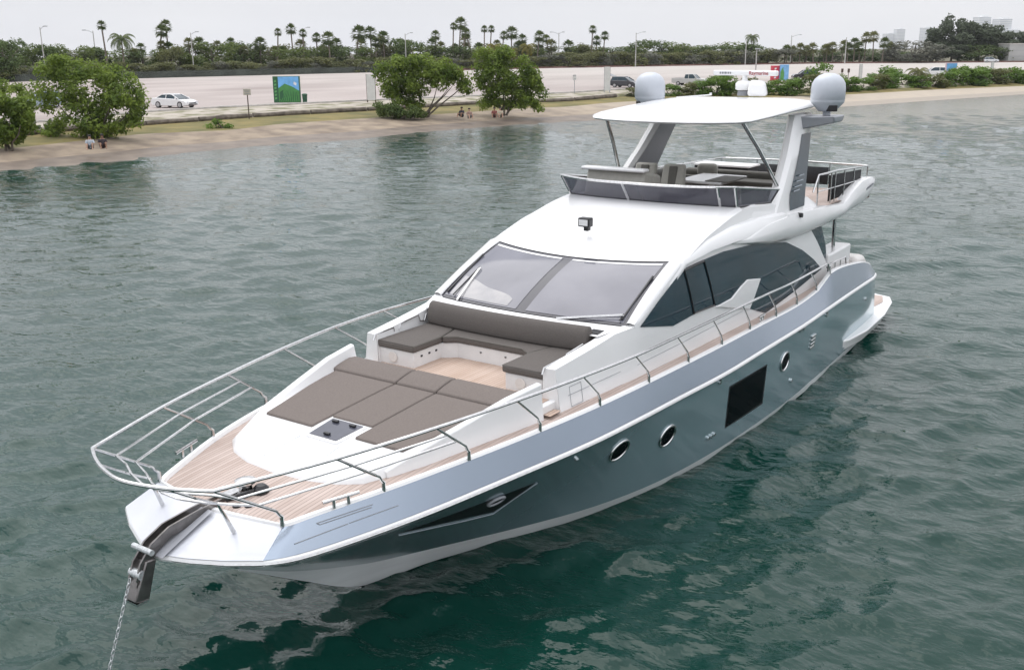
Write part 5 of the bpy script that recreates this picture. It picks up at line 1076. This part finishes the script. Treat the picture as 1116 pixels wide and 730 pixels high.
# arch legs with bracket arms
def arch_sec(t, k):   # t up the leg ; returns front x, aft x, y centre, z
    z = 4.0 + 2.02 * t
    xf = np.interp(t, [0, 0.13, 0.3, 0.6, 1.0], [-9.9, -10.25, -10.7, -11.4, -12.15]); xa = np.interp(t, [0, 0.19, 0.78, 1.0], [-11.9, -12.1, -12.85, -13.15]); y = np.interp(t, [0, 1], [1.97, 1.60])
    return xf, xa, y, z
al = MB(); rows = []
for t in np.linspace(0, 1, 14):
    xf, xa, y, z = arch_sec(t, 0); th = 0.13
    rows.append([(xf, y - th * .4, z), (xf, y + th * .4, z), (xf - 0.12, y + th, z), (xa + 0.1, y + th, z), (xa, y + th * .5, z), (xa, y - th * .5, z), (xa + 0.1, y - th, z), (xf - 0.12, y - th, z)])
al.grid(rows, closed=True); pair(al.build('arch_leg', M['archgrey'] if False else M['gel'], Y, smooth=40))
ap = MB()
rows = []
for t in np.linspace(0.06, 0.80, 10):
    xf, xa, y, z = arch_sec(t, 0); a = xf - np.interp(t, [0.06, 0.2, 0.8], [0.95, 0.62, 0.45]); b = xa + 0.06
    rows.append([(a, y + 0.138, z), (b, y + 0.138, z)])
ap.grid(rows); pair(ap.build('arch_glass', M['glass'], Y))
ap = MB(); rows = []
for t in np.linspace(0.03, 1.0, 10):
    xf, xa, y, z = arch_sec(t, 0); rows.append([(xf - 0.16, y - 0.136, z), (xa + 0.03, y - 0.136, z)])
ap.grid(rows); pair(ap.build('arch_inner_panel', M['archgrey'], Y))  # flat grey sheet over the inner face of the white leg
asc = MB()
for i, (t, w_) in enumerate(((0.16, .35), (0.20, .45), (0.25, .4), (0.30, .3))):
    xf, xa, y, z = arch_sec(t, 0); asc.box(((xf + xa) / 2 - .25 - .04 * i, y + 0.143, z + 0.18), (w_, 0.008, 0.02))
pair(asc.build('arch_lettering', M['dome'], Y))
br = MB(); br.prism([(-12.3, 1.62, 5.98), (-12.35, 2.45, 6.0), (-13.1, 2.45, 6.0), (-13.2, 1.62, 5.98)], [(-12.3, 1.62, 5.68), (-12.5, 2.42, 5.86), (-13.05, 2.42, 5.86), (-13.2, 1.62, 5.66)]); pair(br.build('dome_bracket', M['archgrey'], Y, bevel=0.03))
# hardtop
HX = [(-8.75, 0), (-8.78, 0.7), (-8.9, 1.2), (-9.08, 1.6), (-9.35, 1.78), (-10.2, 1.84), (-11.5, 1.86), (-12.8, 1.84), (-13.45, 1.72), (-13.65, 1.3), (-13.75, 0.6), (-13.75, 0)]
cxm = -11.3
def ht_z(x, y, k): # k 0 rim .. 1 centre
    base_ = np.interp(x, [-13.75, -12, -10, -8.75], [6.18, 6.16, 6.08, 6.02]); return base_
ht = MB()
def hring(s_, dz):
    r_ = []
    for x, y in HX + [(x, -y) for x, y in HX[-2:0:-1]]:
        xx = cxm + (x - cxm) * s_; yy = y * s_; r_.append((xx, yy, ht_z(xx, yy, s_) + dz))
    return r_
ht.grid([hring(0.0, -0.03), hring(0.9, -0.03), hring(0.985, -0.02), hring(1.0, 0.015), hring(0.99, 0.05), hring(0.93, 0.10), hring(0.8, 0.15), hring(0.5, 0.19), hring(0.0, 0.2)], closed=True)
ht.build('hardtop', M['gel'], Y, smooth=55)
stt = MB(); stt.tube([(-9.52, 1.53, 6.03), (-10.1, 1.68, 5.45), (-10.81, 1.87, 4.62)], 0.04, 10); pair(stt.build('hardtop_strut', M['steel'], Y))
# satellite domes
for sgn in (1, -1):
    dm = MB(); c0 = (-12.72, sgn * 2.16, 6.0)
    prof = [(0.10, 0.0), (0.10, 0.10), (0.22, 0.10), (0.26, 0.14), (0.425, 0.30), (0.435, 0.34), (0.435, 0.38), (0.44, 0.385), (0.44, 0.62), (0.42, 0.74), (0.36, 0.84), (0.26, 0.92), (0.13, 0.965), (0.0, 0.975)]
    prof = [(r_ * 0.83, h_ * 0.92) for r_, h_ in prof]; dm.lathe(c0, prof, 32); do = dm.build('satellite_dome', M['dome'], Y, smooth=50)
    db = MB(); db.box((c0[0] + 0.16, c0[1] + sgn * 0.15, 6.16), (0.19, 0.19, 0.13), rz=sgn * 0.75); db.build('connector_box', M['black'], do, bevel=0.01)
# open array radar with lettering, horns
rd = MB(); rd.lathe((-13.3, 0, 6.36), [(0.16, 0), (0.15, 0.10), (0.10, 0.12)], 20); ro = rd.build('radar', M['text_grey'], Y)
rd = MB(); rd.lathe((-13.3, 0, 6.48), [(0.16, 0.0), (0.21, 0.03), (0.21, 0.15), (0.17, 0.20), (0.07, 0.22), (0.05, 0.34)], 24); rd.build('radar_gearbox', M['gel'], ro, smooth=60)
arr_dir = Vector((0.25, 1, 0)).normalized(); rz = math.atan2(arr_dir.y, arr_dir.x)
rd = MB(); rd.box((-13.3, 0, 6.87), (1.78, 0.12, 0.12), rz=rz); rd.build('radar_array', M['gel'], ro, bevel=0.03, seg=3)
def text(body, size, loc, rot, m_, parent, name, ext=0.002):
    cu = bpy.data.curves.new(name, 'FONT'); cu.body = body; cu.size = size; cu.extrude = ext; cu.align_x = 'CENTER'; cu.align_y = 'CENTER'
    tmp = bpy.data.objects.new(name, cu); COL.objects.link(tmp)
    dg = bpy.context.evaluated_depsgraph_get(); me = bpy.data.meshes.new_from_object(tmp.evaluated_get(dg))
    bpy.data.objects.remove(tmp); o = bpy.data.objects.new(name, me); COL.objects.link(o); me.materials.clear(); me.materials.append(m_)
    o.location = loc; o.rotation_euler = rot
    if parent: o.parent = parent
    return o
nrm = Vector((arr_dir.y, -arr_dir.x, 0))
tl = Vector((-13.3, 0, 6.87)) + nrm * 0.068 + arr_dir * 0.42
text('Raymarine', 0.125, tl, (math.pi / 2, 0, rz), M['text_red'], ro, 'array_lettering')
lt_ = MB()
for q, wd in ((-0.66, .05), (-0.59, .06), (-0.51, .08), (-0.43, .05), (-0.37, .04)): lt_.box(tuple(Vector((-13.3, 0, 6.87)) + nrm * 0.067 + arr_dir * q), (wd * 0.8, 0.004, 0.045), rz=rz)
lt_.build('array_marking', M['text_grey'], ro)
sl = MB(); sl.prism([(-13.3, 0.12, 6.36), (-12.9, 0.22, 6.36), (-13.0, 0.66, 6.36), (-13.4, 0.56, 6.36)], [(-13.22, 0.16, 6.74), (-12.98, 0.24, 6.70), (-13.06, 0.58, 6.66), (-13.32, 0.50, 6.72)]); slo = sl.build('searchlight', M['gel'], Y, smooth=50, bevel=0.08, seg=4)
an = MB(); an.tube([(-13.1, -0.75, 6.37), (-12.2, -1.2, 6.34)], 0.018, 6); an.tube([(-13.1, -0.75, 6.36), (-13.1, -0.75, 6.42)], 0.03, 8); an.build('whip_antenna', M['gel'], Y)
# roof spotlight
sl = MB(); sl.box((-6.16, 0.0, 4.30), (0.12, 0.10, 0.14)); sl.box((-6.10, 0.0, 4.40), (0.16, 0.24, 0.17)); so_ = sl.build('roof_floodlight', M['black'], Y, bevel=0.02)
s2 = MB(); s2.box((-6.018, 0.0, 4.40), (0.01, 0.18, 0.11)); s2.build('lens', M['gel_rough'], so_)
# flybridge furniture
hc = MB(); hc.prism([(-8.75, -1.72, 3.97), (-8.75, -0.25, 3.97), (-9.6, -0.25, 3.97), (-9.6, -1.72, 3.97)], [(-8.95, -1.66, 5.02), (-8.95, -0.3, 5.02), (-9.75, -0.3, 4.86), (-9.75, -1.66, 4.86)]); hc.build('helm_console', M['khaki'], Y, bevel=0.07, seg=3)
hl = MB(); hl.box((-8.92, -0.98, 5.03), (0.25, 1.5, 0.07)); hl.build('console_cowl', M['gel_rough'], Y, bevel=0.03, seg=3)
for yy in (-1.25, -0.55):
    hs = MB(); hs.box((-10.55, yy, 4.45), (0.55, 0.58, 0.16)); hs.lathe((-10.55, yy, 3.97), [(0.2, 0), (0.08, 0.05), (0.08, 0.42)], 16); hs.prism([(-10.72, yy - .29, 4.5), (-10.72, yy + .29, 4.5), (-10.88, yy + .29, 4.5), (-10.88, yy - .29, 4.5)], [(-10.85, yy - .26, 4.96), (-10.85, yy + .26, 4.96), (-11.0, yy + .24, 4.96), (-11.0, yy - .24, 4.96)])
    hs.build('helm_seat', M['khaki'], Y, bevel=0.05, seg=3)
    hb = MB(); hb.box((-10.79, yy, 4.72), (0.05, 0.20, 0.42), ry=-0.2); hb.build('seat_insert', M['khaki_dark'], Y, bevel=0.02)
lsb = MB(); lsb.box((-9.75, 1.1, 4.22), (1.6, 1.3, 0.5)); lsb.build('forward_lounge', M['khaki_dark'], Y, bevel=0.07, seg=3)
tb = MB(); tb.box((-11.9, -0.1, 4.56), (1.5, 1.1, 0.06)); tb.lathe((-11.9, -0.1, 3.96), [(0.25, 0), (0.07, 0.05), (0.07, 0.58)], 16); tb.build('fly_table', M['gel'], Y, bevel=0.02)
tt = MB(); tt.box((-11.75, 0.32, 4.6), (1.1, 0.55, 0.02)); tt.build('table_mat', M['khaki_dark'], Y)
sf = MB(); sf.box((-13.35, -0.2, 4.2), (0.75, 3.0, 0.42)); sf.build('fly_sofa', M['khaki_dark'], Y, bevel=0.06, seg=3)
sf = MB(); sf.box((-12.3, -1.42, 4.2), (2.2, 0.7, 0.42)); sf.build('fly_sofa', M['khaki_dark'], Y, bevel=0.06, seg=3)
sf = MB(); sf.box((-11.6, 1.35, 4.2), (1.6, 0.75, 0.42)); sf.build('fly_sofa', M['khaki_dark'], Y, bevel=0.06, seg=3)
sf = MB(); sf.box((-13.72, -0.1, 4.40), (0.24, 3.0, 0.34)); sf.build('sofa_backrest', M['khaki_dark'], Y, bevel=0.09, seg=4)
sf = MB(); sf.box((-12.3, -1.72, 4.46), (2.2, 0.22, 0.36)); sf.build('sofa_backrest', M['khaki_dark'], Y, bevel=0.09, seg=4)
sf = MB(); sf.box((-11.6, 1.70, 4.42), (1.5, 0.22, 0.30)); sf.build('sofa_backrest', M['khaki_dark'], Y, bevel=0.09, seg=4)
pw = MB(); pw.box((-13.45, -0.9, 4.56), (0.2, 0.5, 0.34), rz=0.35, ry=0.3); pw.build('scatter_pillow', M['khaki'], Y, bevel=0.1, seg=4)
wb = MB(); wb.box((-15.3, -1.2, 4.18), (0.7, 1.5, 0.62)); wb.build('wet_bar', M['charcoal'], Y, bevel=0.03)
wb = MB(); wb.box((-15.3, -1.2, 4.51), (0.76, 1.56, 0.04)); wb.build('bar_top', M['gel_rough'], Y)
# aft flybridge rail
fr = MB(); zt = 4.75; railp = [(-12.75, 1.98, 4.30), (-13.0, 2.0, 4.66), (-14.2, 2.02, 4.64), (-16.85, 2.0, 4.50), (-16.9, 1.9, 4.5), (-16.95, 0, 4.52), (-16.9, -1.9, 4.5), (-16.82, -2.0, 4.5), (-14.42, -2.02, 4.56), (-12.9, -2.0, 4.62)]
fr.tube(railp, 0.022, 8); 
low = [(-13.0, 2.0, 4.28), (-16.85, 2.0, 4.2), (-16.95, 0, 4.2), (-16.85, -2.0, 4.2), (-13.0, -2.0, 4.28)]; fr.tube(low, 0.014, 6)
fro = fr.build('flybridge_rail', M['steel'], Y)
for x, y in [(-13.0, 2.0), (-13.9, 2.01), (-14.2, 2.01), (-14.9, 2.01), (-15.7, 2.0), (-16.85, 2.0), (-16.95, 1.0), (-16.95, 0), (-16.95, -1.0), (-16.85, -2.0), (-15.6, -2.0), (-14.42, -2.02), (-13.4, -2.0), (-12.7, -2.0)]:
    k = MB(); zz = 4.66 - (4.66 - 4.5) * min(1, max(0, (-13 - x) / 3.85)); k.tube([(x, y, 3.86), (x, y, zz)], 0.018, 6); k.build('stanchion', M['steel'], fro)
ms = MB(); ms.add([(-13.9, 1.96, 3.95), (-16.5, 1.94, 3.95), (-16.5, 1.94, 4.44), (-13.9, 1.96, 4.56)], [(0, 1, 2, 3)])
ms.add([(-16.86, 1.0, 3.95), (-16.86, -1.9, 3.95), (-16.86, -1.9, 4.40), (-16.86, 1.0, 4.40)], [(0, 1, 2, 3)]); ms.build('mesh_screen', M['charcoal'], fro, solid=0.01)
# ---- side rails and pulpit
rt_p = [(3.42, 1.08, 2.97), (2.07, 1.57, 2.98), (0.70, 1.93, 2.99), (-0.64, 2.21, 3.0), (-1.98, 2.42, 3.0), (-3.32, 2.54, 2.98), (-4.74, 2.55, 2.94), (-6.13, 2.56, 2.91), (-7.47, 2.56, 2.88), (-8.76, 2.56, 2.85), (-10.05, 2.55, 2.80), (-11.26, 2.55, 2.80), (-12.35, 2.53, 2.79)]
sb_p = [(2.54, 1.12, 2.21), (1.31, 1.58, 2.29), (0.04, 1.92, 2.33)] + [(x, np.interp(-x, [1.3, 2.7, 4.1, 5.5, 6.8, 8.1, 9.5, 10.7, 12.0], [2.13, 2.28, 2.37, 2.42, 2.45, 2.46, 2.47, 2.46, 2.45]), np.interp(-x, [1.3, 5.5, 9.5, 12], [2.33, 2.28, 2.2, 2.2])) for x in (-1.32, -2.72, -4.13, -5.49, -6.83, -8.13, -9.49, -10.73, -12.0)]
pul = [(3.42, 1.08, 2.97), (3.57, 0.80, 2.97), (3.69, 0.5, 2.97), (3.78, 0.14, 2.97), (3.78, -0.14, 2.97), (3.69, -0.5, 2.97), (3.57, -0.80, 2.97), (3.42, -1.08, 2.97)]
crv = cat_rom(rt_p, 5)
br_ = MB(); br_.tube([my(p) for p in crv[::-1]][:-1] + cat_rom(pul[::-1], 4)[:-1] + crv, 0.024, 8)
bro = br_.build('bow_rail', M['steel'], Y)
er = MB(); er.tube([(-12.35, 2.53, 2.79), (-12.55, 2.5, 2.76), (-12.85, 2.48, 2.46)], 0.022, 8); pair(er.build('rail_end', M['steel'], bro))
for t_, b_ in zip(rt_p[:-1], sb_p):
    for sgn in (1, -1):
        k = MB(); b3 = np.array(b_) * (1, sgn, 1); t3 = np.array(t_) * (1, sgn, 1)
        kn = np.array([b3[0] + 0.05, b3[1] + 0.01 * sgn, b3[2] + 0.20]); kn2 = kn * 0.86 + t3 * 0.14
        k.tube([b3, b3 + (0, 0, 0.12), kn - (0, 0, 0.03), kn * 0.96 + t3 * 0.04, kn2, t3], [0.028, 0.026, 0.018, 0.018, 0.018, 0.018], 8); k.build('stanchion', M['steel'], bro)
for f_, zf, xf in ((0.36, 2.76, 0.33), (0.68, 2.55, 0.58)):
    pts_ = []
    for t_, b_ in zip(rt_p[:3], sb_p[:3]):
        kn = np.array([b_[0] + 0.05, b_[1], b_[2] + 0.2]); pts_.append(np.array(t_) * (1 - f_) + kn * f_)
    frt = [np.array([p[0] - xf - 0.05 * abs(p[1]), p[1] * 0.97, zf]) for p in pul[1:-1]]
    mid = MB(); mid.tube([my(p) for p in pts_[::-1]] + [p for p in frt[::-1]] + pts_, 0.016, 8); mid.build('mid_rail', M['steel'], bro)
for y in (-0.62, 0.62):
    k = MB(); k.tube([(3.66, y * 0.9, 2.97), (3.3, y, 2.72), (3.02, y, 2.55)], 0.015, 6); k.tube([(3.02, y, 2.55), (2.86, y * 1.05, 2.14)], [0.018, 0.028], 8); k.build('pulpit_leg', M['steel'], bro)
grab = MB(); grab.tube([(-13.0, 2.40, 2.48), (-13.05, 2.4, 2.66), (-14.2, 2.4, 2.62), (-14.25, 2.4, 2.44)], 0.016, 6)
for x in (-13.4, -13.8): grab.tube([(x, 2.4, 2.46), (x, 2.4, 2.64)], 0.014, 6)
pair(grab.build('stern_grab_rail', M['steel'], Y))
# cleats, fairlead slots, deck fittings
for x, y, z in ((1.88, 1.42, 2.28), (-8.9, 2.40, 2.24), (-12.9, 2.42, 2.52)):
    for sgn in (1, -1):
        k = MB(); ang = math.atan2(-0.33, 1) if x > 0 else 0
        d = Vector((math.cos(ang), math.sin(ang) * sgn, 0)); c = Vector((x, y * sgn, z)); h = 0.24 if x > 0 else 0.14
        k.tube([c - d * h + Vector((0, 0, .11)), c + d * h + Vector((0, 0, .11))], 0.022, 8)
        for q in (-0.4, 0.4): k.tube([c + d * h * q, c + d * h * q + Vector((0, 0, .11))], 0.022, 8)
        k.build('cleat', M['steel'], Y)
BT = tree_of(up)
def on_up(p):
    h = BT.ray_cast(Vector(CAM), Vector(ray(p)).normalized()); n_ = h[1] if h[1].y > 0 else -h[1]; return np.array(h[0] + n_ * 0.004)
gl = MB()
for a, b in (((345, 570), (406, 549.5)), ((348.5, 571.5), (405, 552.5)), ((381, 569.7), (434, 550.5)), ((321, 592.5), (379, 570.5)), ((345, 570), (348.5, 571.5))):
    gl.tube([on_up((a[0] * (1 - t) + b[0] * t, a[1] * (1 - t) + b[1] * t)) for t in np.linspace(0, 1, 6)], 0.006, 5)
pair(gl.build('gutter_groove', M['text_grey'], Y))
# panel lines on the house side
wlns = MB()
def wl_tube(pts_): wlns.tube([(x, wall_y(x, z) + 0.001, z) for x, z in pts_], 0.005, 5)
wl_tube([(x, 2.50) for x in np.linspace(-2.4, -8.5, 20)])
for x in (-2.45, -2.75): wl_tube([(x, 2.32), (x, 2.62)])
wl_tube([(-2.45, 2.62), (-2.75, 2.62)]); wl_tube([(-2.45, 2.32), (-2.75, 2.32)]); pair(wlns.build('panel_gap', M['text_grey'], Y))
for x, y in ((1.9, -0.45), (0.9, 1.52), (1.85, 1.0)):
    k = MB(); k.lathe((x, y, 2.23), [(0.06, 0), (0.06, 0.012), (0.045, 0.016), (0.0, 0.016)], 16); k.build('filler_cap', M['gel_rough'], Y)
# windlass, anchor locker lid
wn_ = MB(); wn_.lathe((2.2, 0.12, 2.22), [(0.16, 0), (0.15, 0.04), (0.09, 0.06), (0.085, 0.13), (0.13, 0.16), (0.13, 0.19), (0.05, 0.22)], 20); wn_.box((2.38, 0.05, 2.25), (0.25, 0.14, 0.1)); wlo = wn_.build('windlass', M['steel'], Y, smooth=40)
wn_ = MB(); wn_.lathe((2.12, 0.30, 2.22), [(0.10, 0), (0.10, 0.10), (0.06, 0.14), (0.0, 0.15)], 16); wn_.tube([(2.1, .3, 2.3), (2.35, .22, 2.3), (2.5, .1, 2.26)], 0.03, 8); wn_.build('windlass_motor', M['black'], wlo)
wn_ = MB()
for x, y in ((2.42, 0.42), (2.50, 0.30)): wn_.lathe((x, y, 2.20), [(0.06, 0), (0.055, 0.05), (0.0, 0.07)], 12)
wn_.build('foot_switch', M['black'], Y)
wn_ = MB()
for (a, b) in (((2.35, -0.35), (1.95, -0.35)), ((2.35, -0.55), (1.95, -0.55)), ((2.35, -0.35), (2.35, -0.55)), ((1.95, -0.35), (1.95, -0.55))): wn_.box(((a[0] + b[0]) / 2, (a[1] + b[1]) / 2, 2.205), (abs(a[0] - b[0]) + 0.03, abs(a[1] - b[1]) + 0.03, 0.012))
wn_.build('locker_lid', M['cream'], Y)
# bow roller arm and chute
ra = MB(); arm = [(2.45, 2.22, 0.0), (2.9, 2.21, 0.0), (3.3, 2.17, 0), (3.55, 2.06, 0), (3.72, 1.88, 0), (3.80, 1.70, 0)]
for s_ in (-0.065, 0.065):
    ra.grid([[(x, s_ - 0.012, z + 0.055) for x, z, _ in arm], [(x, s_ + 0.012, z + 0.055) for x, z, _ in arm], [(x - (0.05 if i > 2 else 0), s_ + 0.012, z - 0.075) for i, (x, z, _) in enumerate(arm)], [(x - (0.05 if i > 2 else 0), s_ - 0.012, z - 0.075) for i, (x, z, _) in enumerate(arm)]], closed=False)
ra.grid([[(x, -0.065, z - 0.03) for x, z, _ in arm], [(x, 0.065, z - 0.03) for x, z, _ in arm]])
rao = ra.build('anchor_roller', M['dksteel'], Y, smooth=40)
k = MB(); k.tube([(3.62, -0.17, 2.06), (3.62, 0.17, 2.06)], 0.035, 10); k.tube([(3.72, -0.10, 1.80), (3.72, 0.10, 1.80)], 0.06, 12); k.build('roller_pin', M['chainm'], rao)
k = MB(); k.prism([(3.66, -0.10, 1.95), (3.66, 0.10, 1.95), (3.52, 0.10, 1.93), (3.52, -0.10, 1.93)], [(3.86, -0.11, 1.52), (3.86, 0.11, 1.52), (3.68, 0.11, 1.48), (3.68, -0.11, 1.48)]); k.build('anchor_shank_guard', M['dksteel'], rao, bevel=0.015)
k = MB(); k.box((3.77, 0, 1.49), (0.16, 0.24, 0.03)); k.build('roller_lip', M['steel'], rao)
ch = MB(); ch.grid([[(2.75, -0.16, 2.225), (2.75, 0.16, 2.225)], [(3.4, -0.20, 2.01), (3.4, 0.20, 2.01)], [(3.52, -0.2, 1.96), (3.52, 0.2, 1.96)]]); ch.build('anchor_chute', M['archgrey'], Y)
# ---- anchor chain: hangs from the roller
cp = np.array([3.84, 0.03, 1.80]); ce = np.array([4.62, 0.03, -0.1]); LEN = np.linalg.norm(ce - cp); lk = MB(); nl = int(LEN / 0.062)
dchn = Vector((ce - cp) / LEN); s1 = dchn.cross(Vector((0, 1, 0))).normalized(); s2_ = dchn.cross(s1)
for i in range(nl):
    c = Vector(cp) + dchn * (i + 0.5) * 0.062; sd_ = s1 if i % 2 else s2_
    ring = [c + dchn * 0.041 * math.cos(a) + sd_ * 0.018 * math.sin(a) for a in np.linspace(0, 2 * math.pi, 10, endpoint=False)]
    lk.tube(ring, 0.0055, 5, closed=True)
tag(lk.build('anchor_chain', M['chainm']), 'galvanised anchor chain hanging from the bow roller into the water', 'chain')
